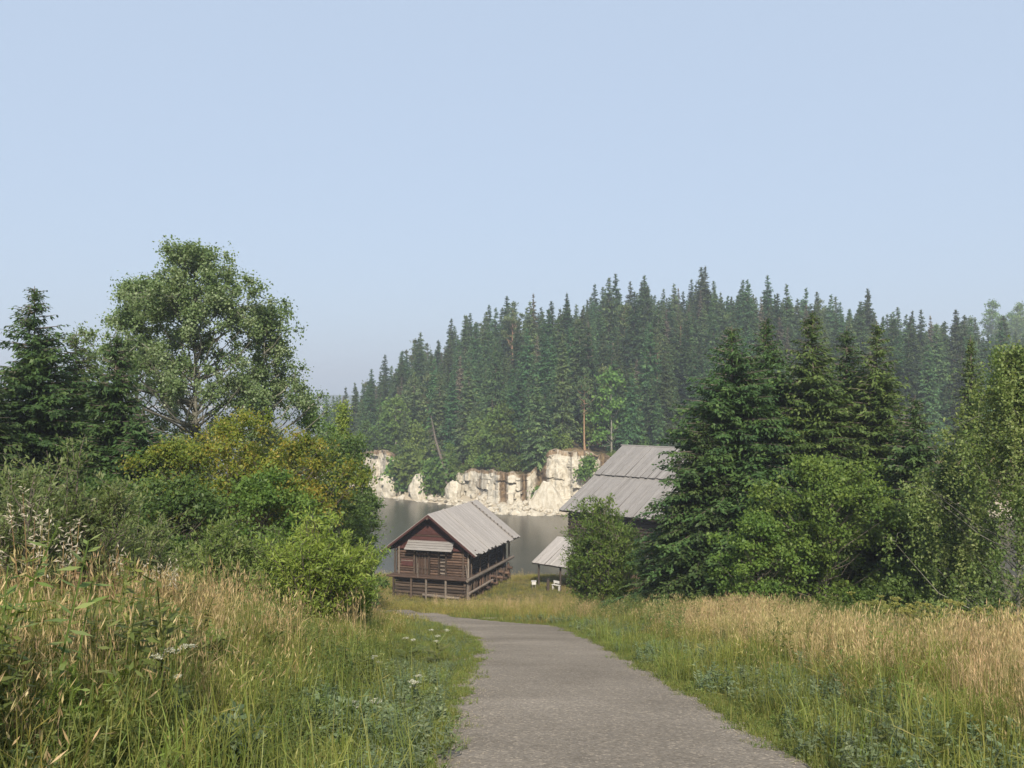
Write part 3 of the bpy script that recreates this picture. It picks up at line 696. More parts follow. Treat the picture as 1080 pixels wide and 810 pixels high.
for u, v, s, lab in ((409, 527, (5.5, 5, 7.5), 'squarish cream limestone block at the water beside the dark round tree'),
                     (443, 526, (6.4, 5, 7.5), 'cream pyramid-shaped limestone outcrop on the beach under green bushes'),
                     (478, 530, (5.0, 4.0, 6.0), 'tan limestone buttress behind the granary roof at the cliff foot')):
    X, Y, z = shore_px(u, v); o = link('limestone_outcrop', rock_mesh(int(u), 3, .5)); o.location = (X, Y + 2.5, z + s[2] * .18); o.scale = s
    o.rotation_euler = (0, 0, rnd(0, 3)); tag(o, lab, 'rock')
rocks = [rock_mesh(100 + i, 1) for i in range(6)]
rr = np.random.default_rng(8)
for i in range(210):
    if i < 165: u = rr.normal(553, 26); v = rr.uniform(531, 549) if u > 520 else rr.uniform(526, 540)
    else: u = rr.uniform(398, 520); v = rr.uniform(524, 531 + (u - 400) * .06)
    if u < 398 or u > 592: u = rr.uniform(520, 590)
    X, Y, z = shore_px(u, v); s = rr.uniform(.5, 1.5) * (1.7 if rr.random() < .2 else 1)
    o = link('shore_rock', rocks[i % 6]); o.location = (X, Y, z + s * .12); o.scale = (s * rr.uniform(.9, 1.5), s, s * rr.uniform(.55, .9)); o.rotation_euler = (rr.uniform(-.3, .3), rr.uniform(-.3, .3), rr.uniform(0, 6))
    if u > 520: tag(o, 'white rock in the rubble heap spilling into the river below the cliff', 'rock', 'white rubble below the cliff')
    else: tag(o, 'pale rock on the sandy strip left of the rubble heap', 'rock', 'pale rocks along the far beach')

# ------------------------------------------------------------------ scatter with geometry nodes (only for uncountable stuff)
def scatter(name, P, rz, scl, idx, protos, tilt=None):
    coll = bpy.data.collections.new(name + '_kinds')
    for i, me in enumerate(protos):
        coll.objects.link(bpy.data.objects.new('%s_kind_%02d' % (name, i), me))
    me = bpy.data.meshes.new(name); me.vertices.add(len(P)); me.vertices.foreach_set('co', np.asarray(P, np.float32).reshape(-1))
    rot = np.zeros((len(P), 3), np.float32); rot[:, 2] = rz
    if tilt is not None: rot[:, :2] = tilt
    a = me.attributes.new('rot', 'FLOAT_VECTOR', 'POINT'); a.data.foreach_set('vector', rot.reshape(-1))
    s3 = np.asarray(scl, np.float32); s3 = np.repeat(s3[:, None], 3, 1) if s3.ndim == 1 else s3
    a = me.attributes.new('scl', 'FLOAT_VECTOR', 'POINT'); a.data.foreach_set('vector', np.ascontiguousarray(s3).reshape(-1))
    a = me.attributes.new('kind_index', 'INT', 'POINT'); a.data.foreach_set('value', np.asarray(idx, np.int32))
    ob = link(name, me); tag(ob, kind='stuff')
    ng = bpy.data.node_groups.new(name, 'GeometryNodeTree')
    ng.interface.new_socket('Geometry', in_out='INPUT', socket_type='NodeSocketGeometry')
    ng.interface.new_socket('Geometry', in_out='OUTPUT', socket_type='NodeSocketGeometry')
    gi = ng.nodes.new('NodeGroupInput'); go = ng.nodes.new('NodeGroupOutput')
    iop = ng.nodes.new('GeometryNodeInstanceOnPoints'); ci = ng.nodes.new('GeometryNodeCollectionInfo')
    ci.inputs[0].default_value = coll; ci.inputs[1].default_value = True; ci.inputs[2].default_value = True
    def na(nm, typ):
        nn = ng.nodes.new('GeometryNodeInputNamedAttribute'); nn.data_type = typ; nn.inputs[0].default_value = nm; return nn.outputs[0]
    L = ng.links
    L.new(gi.outputs[0], iop.inputs['Points']); L.new(ci.outputs[0], iop.inputs['Instance'])
    iop.inputs['Pick Instance'].default_value = True
    L.new(na('kind_index', 'INT'), iop.inputs['Instance Index']); L.new(na('rot', 'FLOAT_VECTOR'), iop.inputs['Rotation']); L.new(na('scl', 'FLOAT_VECTOR'), iop.inputs['Scale'])
    L.new(iop.outputs[0], go.inputs[0])
    md = ob.modifiers.new('scatter', 'NODES'); md.node_group = ng
    return ob

# ------------------------------------------------------------------ trees
def unit(v): return v / (np.linalg.norm(v, axis=-1, keepdims=True) + 1e-9)

def spruce_crown(seed, h, rbase, cb=0.04, whorl=0.30, nb=6, twig=0.13, dens=1.0, droop=0.35, lean=0.0, gap=0.0, shape=1.0, tipf=.5):
    """branches in whorls, each hung with short needle sprays"""
    r = np.random.default_rng(seed); g = Geo(); z = cb * h
    while z < h * 0.985:
        f = (z / h - cb) / (1 - cb)
        Lm = rbase * (1 - f) ** shape * min(1, tipf + (1 - f) / .14 * (1 - tipf)) * (0.55 + 0.45 * min(1, f * 6 + .35)) + 0.06 * rbase
        for b in range(max(3, int(nb * (1.0 if f < .8 else .7)))):
            if r.random() < gap: continue
            az = r.uniform(0, 2 * np.pi); L = Lm * r.uniform(.62, 1.18); tb = r.uniform(.1, .75)
            d = np.array([math.cos(az), math.sin(az), 0.0]); s = np.array([-d[1], d[0], 0.0])
            up = .25 * f + .02
            n = max(4, int(L / twig * 1.0 * dens)); t = np.linspace(.10, 1, n) + r.normal(0, .02, n)
            zz = z + r.uniform(-.12, .12) * whorl * 3 + L * (up * t - droop * (1 - f * .8) * t ** 2 + .16 * droop * t ** 4)
            c = np.array([lean * z, 0, 0]) + d * (L * t)[:, None]; c[:, 2] = zz
            g.tube(np.stack([c[0] * [0, 0, 1] + [lean * z, 0, 0], c[len(c) // 2], c[-1]]), [.02 + L * .008, .012 + L * .004, .004], 3, 1, .5)
            for side in (-1, 1, 0):
                m = n
                l = (0.34 * L * (1 - t * .75) * r.uniform(.7, 1.2, m) + twig * .8 * min(1, .25 + L / (rbase * .55))) * (1 if side else .8)
                D = d * r.uniform(.45, 1.0, m)[:, None] + s * (side * r.uniform(.55, 1.1, m))[:, None] + np.array([0, 0, 1.0]) * r.uniform(-.55, .05, m)[:, None]
                if side == 0: D[:, 2] -= .35
                D = unit(D); U = unit(np.stack([r.normal(0, .5, m), r.normal(0, .5, m), np.ones(m)], 1))
                ns = max(1, int(round(L * .34 / twig * .55)))
                for q in range(ns):
                    Pq = c + D * (l * q / ns)[:, None] + r.normal(0, .02, (m, 3)); Dq = unit(D + r.normal(0, .28, (m, 3)) + [0, 0, -.12])
                    g.blades(Pq, Dq, U, l / ns * 1.5, twig * min(1, .3 + L / (rbase * .6)) * r.uniform(.55, 1.0, m), 0, tb + r.uniform(-.25, .25, m), .4)
        z += whorl * (0.75 + 0.5 * r.random()) * (1 - .45 * f)
    g.tube([(lean * h, 0, h * .9), (lean * h, 0, h * 1.0)], [h * .003, h * .001], 4, 1, .5)
    P = np.array([[lean * h, 0, h * .95]] * 14); D = unit(r.normal(0, .22, (14, 3)) + [0, 0, 1.0])
    g.blades(P + r.normal(0, .02, (14, 3)), D, unit(r.normal(size=(14, 3))), h * .04 * r.uniform(.4, 1.2, 14), twig * .5, 0, r.uniform(.4, .9, 14))
    return g
def trunk_geo(h, rad, lean=0, sides=8, wob=0.02, seed=0, top=1.0):
    r = np.random.default_rng(seed); n = 9; zz = np.linspace(-.25, h * top, n)
    p = np.stack([lean * zz + np.cumsum(r.normal(0, wob, n)) * (zz > 0), np.cumsum(r.normal(0, wob, n)) * (zz > 0), zz], 1)
    g = Geo(); ra = rad * (1 - np.clip(zz / (h * top), 0, 1) * .93); ra[0] *= 1.35
    g.tube(p, ra, sides, 0, .5); return g, p

def leafy(seed, h, wid, cb, nclump, nleaf, leaf, rc, prof='egg', hang=0.0, wide=.62, trunk_r=None, gaps=0.25, lean=0.0, flat=.75, mix=.22, boughs=0, bsp=.8):
    """trunk, limbs reaching every leaf clump, and separate leaves"""
    r = np.random.default_rng(seed); tr = trunk_r or h / 75
    tg, tp = trunk_geo(h, tr, lean, 8, .03 * h / 10, seed, .92)
    crown = Geo(); k = 0; blist = []
    ph = r.uniform(0, 6.28, 4)
    while k < nclump:
        hub = None; u = r.random() ** .85; zc = h * (cb + (1 - cb) * u)
        if prof == 'egg': e = math.sin(math.pi * min(1, (u * .86 + .14)) ** .8) ** .75
        elif prof == 'dome': e = (1 - u ** 4) ** .9 * min(1, .62 + u * 1.2) + .03
        elif prof == 'cone': e = (1 - u) ** .8 * min(1, u * 5 + .35)
        elif prof == 'round': e = math.sqrt(max(0.02, 1 - (2 * u - 1) ** 2))
        else: e = (1 - u ** 3) * min(1, .75 + u)
        az = r.uniform(0, 2 * np.pi)
        e *= 1 + gaps * (math.sin(3 * az + ph[0] + 5 * u) * .5 + math.sin(2 * az + ph[1] - 7 * u) * .5)
        rho = wid / 2 * e * r.random() ** .58 * r.uniform(.72, 1.16)
        c = np.array([lean * zc + rho * math.cos(az), rho * math.sin(az), zc])
        if boughs:                                   # clumps gather on a limited number of boughs
            if not blist: c = np.array([lean * h, 0, h * .95]); zc = h * .95; rho = .1
            if len(blist) < boughs: blist.append(c)
            elif r.random() < .7:
                b = blist[r.integers(len(blist))]; hub = b
                c = b + r.normal(0, bsp, 3) * [1, 1, .7]; c[2] = min(max(c[2], h * cb * .6 + .2), h * 1.0); rho = math.hypot(c[0] - lean * c[2], c[1]); zc = c[2]
        k += 1
        za = max(h * .12, zc - rho * r.uniform(.45, .9) - .3); i = np.interp(za, tp[:, 2], np.arange(len(tp)))
        a = np.array([np.interp(za, tp[:, 2], tp[:, 0]), np.interp(za, tp[:, 2], tp[:, 1]), za])
        if hub is not None: a = hub
        md = (a + c) / 2 + np.array([0, 0, -.10 * (rho if hub is None else .3)]) + r.normal(0, .06 * (rho if hub is None else .5) + .02, 3)
        br = tr * ((.12 + .20 * rho / (wid / 2)) if hub is None else .09)
        tg.tube(np.stack([a, md, c]), [br, br * .65, br * .2], 4, 0, .5)
        n = int(nleaf * r.uniform(.6, 1.4)); q = rc * r.uniform(.65, 1.25)
        off = r.normal(0, 1, (n, 3)); off = unit(off) * np.minimum(np.abs(r.normal(0, .62, n)) ** .8, 1.25)[:, None] * q
        off[:, 2] *= flat
        tb = r.uniform(.1, .75)
        P = c + off
        if hang: P[:, 2] -= r.exponential(hang, n); P[:, :2] -= (P[:, :2] - c[:2]) * .3
        D = unit(r.normal(0, 1, (n, 3)) + np.array([0, 0, -.5 if hang else -.15])); U = unit(r.normal(0, .8, (n, 3)) + [0, 0, .9] + unit(off) * .5)
        sz = leaf * r.uniform(.6, 1.25, n)
        crown.blades(P - D * sz[:, None] * .5, D, U, sz, sz * wide, 0, tb + r.uniform(-mix, mix, n) + .35 * (r.random(n) < .05))
        for _ in range(2):                          # twigs inside the clump
            e2 = c + r.normal(0, .45, 3) * q; tg.tube(np.stack([c - (c - a) * .06, (c + e2) / 2, e2]), [br * .3, br * .2, br * .08], 3, 0, .5)
    return tg, crown

def shrub(seed, h, wid, nstem, nleaf, leaf, wide=.25, spread=.5, sub=5, base=.15, mix=.25, tipup=.5):
    """many stems from the ground, side twigs, narrow leaves along them"""
    r = np.random.default_rng(seed); tg = Geo(); cr = Geo()
    for i in range(nstem):
        az = r.uniform(0, 6.283); out = wid / 2 * r.random() ** .6; hh = h * r.uniform(.55, 1.05) * (1 - .35 * (out / (wid / 2)) ** 2)
        p0 = np.array([math.cos(az), math.sin(az), 0]) * out * .25; p2 = np.array([math.cos(az) * out, math.sin(az) * out, hh]); p1 = (p0 + p2) / 2 + [0, 0, hh * .12] - np.array([math.cos(az), math.sin(az), 0]) * out * .12
        p0[2] = -.15
        tt = np.linspace(0, 1, 7)[:, None]; c = (1 - tt) ** 2 * p0 + 2 * tt * (1 - tt) * p1 + tt ** 2 * p2
        tg.tube(c, np.linspace(.022, .004, 7) * h / 2.5, 4, 0, .5)
        tb = r.uniform(.15, .7)
        axes = [(c[1:], 1.0)]
        for s in range(sub):
            t0 = r.uniform(base, .95); a = np.array([np.interp(t0, np.linspace(0, 1, 7), c[:, k]) for k in range(3)])
            d = unit(np.array([r.normal(), r.normal(), tipup + abs(r.normal(0, .4))])); l = h * r.uniform(.10, .28)
            tw = a + d * np.linspace(0, l, 4)[:, None]; tg.tube(tw, [.007 * h / 2.5, .005 * h / 2.5, .004 * h / 2.5, .002], 3, 0, .5); axes.append((tw, .7))
        for ax, wgt in axes:
            n = int(nleaf * wgt * r.uniform(.7, 1.3)); t = r.uniform(.1 if wgt < 1 else base, 1.02, n) * (len(ax) - 1)
            P = np.stack([np.interp(t, np.arange(len(ax)), ax[:, k]) for k in range(3)], 1) + r.normal(0, leaf * .35, (n, 3))
            D = unit(unit(ax[-1] - ax[0]) * .6 + r.normal(0, .75, (n, 3)) + [0, 0, .1]); U = unit(r.normal(0, .7, (n, 3)) + [0, 0, 1.0])
            sz = leaf * r.uniform(.6, 1.3, n); cr.blades(P, D, U, sz, sz * wide, 0, tb + r.uniform(-mix, mix, n) + .3 * (r.random(n) < .06))
    return tg, cr

def plant_tree(name, X, Y, tg, cg, leafmat, bark, label, cat='tree', rz=0, group=None, z=None, second=None):
    o = empty(name, (X, Y, Hs(X, Y) - .05 if z is None else z), rz)
    link('trunk', tg if isinstance(tg, bpy.types.Mesh) else tg.mesh('trunk', [bark]), o)
    link('crown', cg if isinstance(cg, bpy.types.Mesh) else cg.mesh('crown', [leafmat, bark]), o)
    return tag(o, label, cat, group)
def at(u, vtop, Y, extra=0.0):
    """column u, tree-top row vtop and distance -> place on the ground and height"""
    X = (u - 540) / F * Y; z = Hs(X, Y); return X, Y, CAMZ + (HY - vtop) / F * Y - z + extra

def near_spruce(u, vt, Y, wpx, seed, label, mat='spruce', name='spruce_tree', **kw):
    wpx *= 1.32; X, Y, h = at(u, vt, Y); a = dict(whorl=.26, nb=9 if u > 500 else 11, twig=.152 if u > 500 else .125, dens=.8); a.update(kw)
    g = spruce_crown(seed, h, wpx / F * Y / 2, **a); tg, _ = trunk_geo(h, h / 75, 0, 8, .004, seed, .97)
    return plant_tree(name, X, Y, tg, g, mat, 'bark', label)

# left of the path
near_spruce(36, 300, 34, 158, 1, 'tall dark spruce with a sharp tip beside the grassy bank, left of the aspen', shape=.85)
near_spruce(-25, 352, 31, 110, 2, 'dark spruce half cut off beside the sharp-tipped tall spruce', shape=.85)
near_spruce(80, 348, 37, 122, 3, 'shorter bluish-green spruce squeezed between tall spruce and aspen', mat='spruce_light', shape=.8)
near_spruce(122, 346, 33, 92, 4, 'slender very dark spruce standing in front of the aspen crown', shape=.75)
near_spruce(150, 430, 32, 110, 5, 'low dark spruce behind the yellowing rowan', shape=.7)

X, Y, h = at(205, 262, 48)
tg, cg = leafy(21, h, 11.6, .14, 640, 150, .14, .55, 'dome', flat=1.0, gaps=.22, boughs=95, bsp=.62, wide=.8, mix=.3)
plant_tree('aspen_tree', X, Y, tg, cg, 'aspen', 'palebark', 'big airy silvery-green aspen towering over the spruces and bushes')
X, Y, h = at(146, 300, 50)
tg, cg = leafy(22, h, 6.0, .2, 190, 140, .14, .6, 'dome', flat=1.0, gaps=.25, boughs=34, bsp=.5, wide=.8, mix=.3)
plant_tree('aspen_tree', X, Y, tg, cg, 'aspen', 'palebark', 'smaller airy aspen merging with the left flank of the big one')
X, Y, h = at(280, 326, 49)
tg, cg = leafy(23, h, 5.8, .15, 210, 140, .14, .6, 'dome', flat=1.0, gaps=.25, boughs=34, bsp=.5, wide=.8, mix=.3)
plant_tree('aspen_tree', X, Y, tg, cg, 'aspen', 'palebark', 'pale aspen with sunlit leaves on the right flank of the big one')
X, Y, h = at(240, 438, 31)
tg, cg = leafy(24, h, 6.0, .10, 200, 150, .13, .48, 'round', boughs=34, bsp=.55, gaps=.25, wide=.45, mix=.35)
plant_tree('rowan_tree', X, Y, tg, cg, 'rowan', 'bark', 'bushy rowan turning yellow and orange below the aspen')
X, Y, h = at(182, 470, 30)
tg, cg = leafy(25, h, 4.0, .08, 100, 150, .12, .5, 'round', gaps=.25, wide=.5, mix=.3)
plant_tree('rowan_tree', X, Y, tg, cg, 'rowan', 'bark', 'lower yellow-green rowan beside the slender dark spruce')
X, Y, h = at(310, 455, 33)
tg, cg = leafy(26, h, 4.8, .08, 130, 150, .13, .52, 'round', gaps=.25, wide=.5, mix=.4)
plant_tree('rowan_tree', X, Y, tg, cg, 'rowan', 'bark', 'rust-flecked young rowan between yellow rowan and dark round tree')
X, Y, h = at(322, 418, 56)
tg, cg = leafy(27, h, 6.0, .1, 130, 130, .17, .7, 'dome', gaps=.25, wide=.6)
plant_tree('birch_tree', X, Y, tg, cg, 'green', 'palebark', 'green birch showing above the rust-flecked rowan')
X, Y, h = at(362, 428, 60)
tg, cg = leafy(28, h, 4.2, .1, 90, 130, .17, .62, 'cone', gaps=.2, wide=.6)
plant_tree('birch_tree', X, Y, tg, cg, 'ltgreen', 'palebark', 'narrow light green birch rising behind the dark round tree')
X, Y, h = at(366, 462, 52)
tg, cg = leafy(29, h, 4.6, .05, 200, 150, .16, .55, 'egg', boughs=36, bsp=.55, gaps=.2, wide=.6)
plant_tree('alder_tree', X, Y, tg, cg, 'dkgreen', 'bark', 'dark green rounded alder at the water, left of the granary')
X, Y, h = at(383, 502, 56)
tg, cg = leafy(30, h, 2.5, .05, 80, 140, .15, .55, 'round', gaps=.2, wide=.6)
plant_tree('alder_tree', X, Y, tg, cg, 'green', 'bark', 'low green alder at the granary side of the dark rounded one')
for u, v, Yd, wd_, sd_, mt, lab, ns in ((330, 540, 21.5, 2.7, 41, 'ltgreen', 'bright light green willow bush at the edge of the straw grass', 70),
                                  (285, 556, 22.5, 2.2, 42, 'willow', 'light green willow bush beside the brightest one', 45),
                                  (375, 575, 24.5, 1.7, 43, 'ltgreen', 'small light green willow bush nearest to the path bend', 40),
                                  (225, 545, 22, 2.2, 44, 'willow', 'willow bush in front of the yellow rowan', 50),
                                  (70, 468, 13.5, 2.0, 45, 'grey_willow', 'grey-green willow bush on the bank in front of the dark spruces', 60),
                                  (10, 470, 12.0, 1.9, 46, 'grey_willow', 'taller grey-green willow bush with pale shoots under the half-seen spruce', 50),
                                  (135, 520, 16, 1.8, 47, 'grey_willow', 'low grey-green willow bush under the slender dark spruce', 45)):
    X, Y, h = at(u, v, Yd)
    tg, cg = shrub(sd_, h, wd_, ns, 46, .085 if Yd < 18 else .12, .30, sub=7)
    plant_tree('willow_bush', X, Y, tg, cg, mt, 'bark', lab, 'bush')
# fill of small alders under the left trees, so the bank reads as a thicket
for u, v, Yd, wd_, sd_, mt, lab in ((190, 505, 27, 3.0, 51, 'dkgreen', 'dark green hazel thicket under the rowans'), (280, 500, 28, 2.8, 52, 'green', 'fresh green hazel thicket right under the yellow rowan'),
                                    (345, 515, 36, 3.4, 53, 'dkgreen', 'dark hazel thicket behind the bright willow bush'), (110, 505, 26, 2.8, 54, 'dkgreen', 'shaded hazel thicket at the foot of the slender spruce')):
    X, Y, h = at(u, v, Yd)
    tg, cg = leafy(sd_, h, wd_ * 1.35, .04, 110, 140, .12, .5, 'round', gaps=.2, wide=.6)
    plant_tree('hazel_bush', X, Y, tg, cg, mt, 'bark', lab, 'bush')

# right of the path
near_spruce(772, 342, 42, 178, 61, 'wide dark spruce whose low branches reach the barn roof', shape=.8, droop=.42)
near_spruce(808, 333, 44, 130, 62, 'dark spruce with a lit green tip, second from the barn roof', shape=.8)
near_spruce(857, 326, 43, 125, 63, 'tallest spruce of the near row with a reddish cone-heavy top', shape=.8, mat='spruce_light')
near_spruce(893, 343, 45, 115, 64, 'spruce between the cone-topped one and the pale-tipped one', shape=.8)
near_spruce(925, 338, 43, 125, 65, 'pale-tipped spruce behind the leafy maple bush', shape=.85, mat='spruce_light')
near_spruce(965, 415, 39, 115, 66, 'low dark spruce between pale-tipped spruce and weeping birch', shape=.8)
near_spruce(742, 440, 41, 118, 67, 'low dark spruce in front of the barn roof end', shape=.8, droop=.42)
near_spruce(1024, 352, 47, 60, 68, 'thin olive-tinged spruce rising behind the weeping birch', mat='spruce_light', shape=.9)
X, Y, h = at(862, 488, 36)
tg, cg = leafy(71, h, 5.9, .04, 260, 150, .13, .45, 'round', gaps=.3, boughs=46, bsp=.42, wide=.7)
plant_tree('maple_bush', X, Y, tg, cg, 'green', 'bark', 'broad fresh green maple bush in front of the near spruces', 'bush')
X, Y, h = at(800, 545, 35)
tg, cg = leafy(72, h, 3.7, .04, 130, 130, .125, .46, 'round', gaps=.4, wide=.7)
plant_tree('maple_bush', X, Y, tg, cg, 'green', 'bark', 'lower lit maple bush on the barn side of the broad one', 'bush')
X, Y, h = at(1072, 366, 29.5)
tg, cg = leafy(73, h, 7.0, .02, 320, 210, .115, .5, 'egg', hang=.6, boughs=70, bsp=.5, trunk_r=.075, gaps=.12, wide=.6, mix=.3)
plant_tree('weeping_birch', X, Y, tg, cg, 'birch', 'palebark', 'weeping birch with hanging pale green strands beside the low dark spruce')
X, Y, h = at(1000, 470, 33)
tg, cg = leafy(74, h, 3.0, .05, 80, 170, .12, .5, 'egg', hang=.4, gaps=.3, wide=.6)
plant_tree('weeping_birch', X, Y, tg, cg, 'dkgreen', 'palebark', 'lower darker weeping birch in the shade beside the big weeping one')
X, Y, h = at(635, 528, 50)
tg, cg = shrub(81, h, 4.2, 110, 60, .20, .34, sub=9, base=.08)
plant_tree('willow_bush', X, Y, tg, cg, 'green', 'bark', 'round green willow bush standing alone in front of the barn', 'bush')
X, Y, h = at(705, 570, 44)
tg, cg = leafy(82, h, 3.2, .05, 60, 150, .15, .6, 'round', gaps=.25)
plant_tree('hazel_bush', X, Y, tg, cg, 'dkgreen', 'bark', 'dark green bush tucked under the wide dark spruce', 'bush')
for i, (u, v, Yd, wd_) in enumerate(((735, 612, 40, 2.2), (775, 622, 36, 2.0), (950, 610, 33, 2.6), (905, 622, 34, 2.0))):
    X, Y, h = at(u, v, Yd); tg, cg = leafy(85 + i, h, wd_, .05, 40, 130, .12, .45, 'round')
    plant_tree('nettle_patch_bush', X, Y, tg, cg, ['dkgreen', 'green', 'dkgreen', 'green'][i], 'bark',
               ['low bush at the meadow edge under the low dark barn-side spruce', 'small bush left of the lit maple bush at the meadow edge', 'shaded low bush at the foot of the low dark spruce by the birch', 'small bush at the right foot of the broad maple bush'][i], 'bush').name = 'meadow_bush'

# ------------------------------------------------------------------ forest on the hill across the river
def far_spruce(seed, h, rad, mat, gap=.05, cb=.06, shape=.95):
    g = spruce_crown(seed, h, rad, cb=cb, whorl=.75, nb=8, twig=.42, dens=.8, droop=.55, gap=gap, shape=shape, tipf=.9)
    tg, _ = trunk_geo(h, h / 85, 0, 5, .01, seed, .95); return tg.mesh('trunk', ['bark']), g.mesh('crown', [mat, 'bark'])
def far_pine(seed, h):
    tg, cg = leafy(seed, h, h * .30, .48, 34, 46, .85, 1.25, 'egg', wide=.3, flat=.55, gaps=.35, trunk_r=h / 75)
    return tg.mesh('trunk', ['pinebark']), cg.mesh('crown', ['far_pine', 'bark'])
def far_leafy(seed, h, wid):
    tg, cg = leafy(seed, h, wid, .12, 34, 60, .5, 1.3, 'egg', wide=.7, gaps=.3)
    return tg.mesh('trunk', ['palebark']), cg.mesh('crown', ['far_leaf', 'bark'])
KINDS = []      # (trunk mesh, crown mesh, height, half width, name, word)
for i, (h, rad) in enumerate(((20, 3.7), (22, 3.3), (17, 3.6), (22, 4.0), (16, 3.0))):
    KINDS.append((*far_spruce(201 + i, h, rad, 'far_spruce'), h, rad, 'spruce_tree', 'dark green spruce'))
for i, (h, rad) in enumerate(((21, 2.0), (18, 1.8))):
    KINDS.append((*far_spruce(221 + i, h, rad, 'far_dry', .25, .12), h, rad, 'dry_spruce_tree', 'half-dry grey-brown spruce'))
for i, h in enumerate((21, 18)): KINDS.append((*far_pine(231 + i, h), h, 3.0, 'pine_tree', 'pine with a bare orange trunk'))
for i, (h, wd_) in enumerate(((11, 6.5), (8, 5))): KINDS.append((*far_leafy(241 + i, h, wd_), h, wd_ / 2, 'birch_tree', 'bright green leafy birch'))

fr = np.random.default_rng(77); T = []
sp = 4.7
for gx_ in np.arange(-75, 235, sp):
    for gy_ in np.arange(160, 345, sp):
        X = gx_ + fr.uniform(-.48, .48) * sp; Y = gy_ + fr.uniform(-.48, .48) * sp
        t_ = Y - float(shore(np.array([X]))[()] if False else np.interp(X, SH[:, 0], SH[:, 1])) - 7
        if t_ < 6.6 or t_ > 135: continue
        u = 540 + F * X / Y
        if u < 270 or u > 1180: continue
        if t_ > 40 and fr.random() < .12: continue
        edge = t_ < 12
        q = fr.random()
        if edge and 395 < u < 480 and q < .8: kd = 9 + fr.integers(2)
        elif edge and q < .3: kd = 9 + fr.integers(2)
        elif edge and 600 < u < 720 and q < .45: kd = 7 + fr.integers(2)
        elif edge and 600 < u < 720 and q < .6: continue
        elif q < .04: kd = 7 + fr.integers(2)
        elif q < .13: kd = 5 + fr.integers(2)
        elif q < .20 and t_ < 34: kd = 9 + fr.integers(2)
        else: kd = fr.integers(5)
        s = fr.uniform(.62, 1.14)
        if kd >= 9: s *= fr.uniform(1.0, 1.6)
        if u < 420: s *= .85
        if t_ > 50: s = min(s * fr.uniform(.9, 1.12), 1.06)
        T.append((X, Y, kd, s, fr.uniform(0, 6.28), t_, u))
for _ in range(70):      # leafy hill farther off to the right
    X = fr.uniform(175, 300); Y = fr.uniform(380, 470)
    if 540 + F * X / Y < 1180: T.append((X, Y, 9 + fr.integers(2), fr.uniform(1.1, 1.7), fr.uniform(0, 6.28), 999, 540 + F * X / Y))
Ta = np.array([(a[0], a[1]) for a in T]); TZ = H(Ta[:, 0], Ta[:, 1])
# rank by how much of each tree stays in view, nearest first
cov = np.zeros((405, 540), bool); vv_, uu_ = np.mgrid[0:405, 0:540]; uu_ = uu_ * 2; vv_ = vv_ * 2
cov |= (uu_ < 330) & (vv_ > 420); cov |= (uu_ < 395) & (vv_ > 480) & (uu_ > 330); cov |= vv_ > 540
for cu, vt, hw in ((772, 342, 89), (808, 333, 65), (857, 326, 62), (893, 343, 58), (925, 338, 62), (965, 415, 58)):
    cov |= (np.abs(uu_ - cu) < hw * np.clip((vv_ - vt) / 260, 0, 1)) & (vv_ > vt)
cov |= (np.abs(uu_ - 205) < 105) & (vv_ > 280); cov |= (uu_ > 1010) & (vv_ > 400)
score = np.zeros(len(T))
for i in np.argsort(Ta[:, 1]):
    X, Y, kd, s, rz_, t_, u = T[i]; hh = KINDS[kd][2] * s; hw = KINDS[kd][3] * s / Y * F
    vt = HY - (TZ[i] + hh - CAMZ) / Y * F; vb = HY - (TZ[i] - CAMZ) / Y * F
    a0, a1 = max(0, int((u - hw) / 2)), min(540, int((u + hw) / 2) + 1); b0, b1 = max(0, int(vt / 2)), min(405, int(vb / 2) + 1)
    if a0 >= a1 or b0 >= b1: continue
    su, sv = uu_[b0:b1, a0:a1], vv_[b0:b1, a0:a1]
    mk = (np.abs(su - u) < hw * (.15 + .85 * np.clip((sv - vt) / (vb - vt + 1), 0, 1))) if kd < 7 else np.ones(su.shape, bool)
    score[i] = (mk & ~cov[b0:b1, a0:a1]).sum(); cov[b0:b1, a0:a1] |= mk
order = np.argsort(-score); counts = {}; single = set()
for i in order:
    nm = KINDS[T[i][2]][4]
    if score[i] >= 6 and counts.get(nm, 0) < 290: counts[nm] = counts.get(nm, 0) + 1; single.add(int(i))
rest = [i for i in range(len(T)) if i not in single]
for i in sorted(single):
    X, Y, kd, s, rz_, t_, u = T[i]; tm, cm, h, rad, nm, word = KINDS[kd]
    if t_ > 500: where, grp = 'on the distant hill seen over the birch', 'far hill'
    elif t_ < 14: where, grp = 'rooted along the cliff edge above the river', 'cliff edge'
    elif t_ > 62: where, grp = 'standing on the crest of the forested hill', 'hill crest'
    else: where, grp = 'inside the forest on the slope across the river', 'hill slope'
    if kd < 5:
        word = ['middling', 'slim', 'broad', 'tall broad', 'short slim'][kd] + ' ' + word
        if s > 1.0: word = word.replace('middling', 'full-grown').replace('short slim', 'slender pointed')
        elif s < .82: word = 'young ' + word.replace('tall broad', 'wide').replace('middling', 'plain')
    o = plant_tree(nm, X, Y, tm, cm, None, None, word + ' ' + where, 'tree', rz_, 'hill trees: %s, %s' % (word, grp), float(TZ[i]) - .1)
    o.scale = (s * fr.uniform(.85, 1.1), s * fr.uniform(.85, 1.1), s)
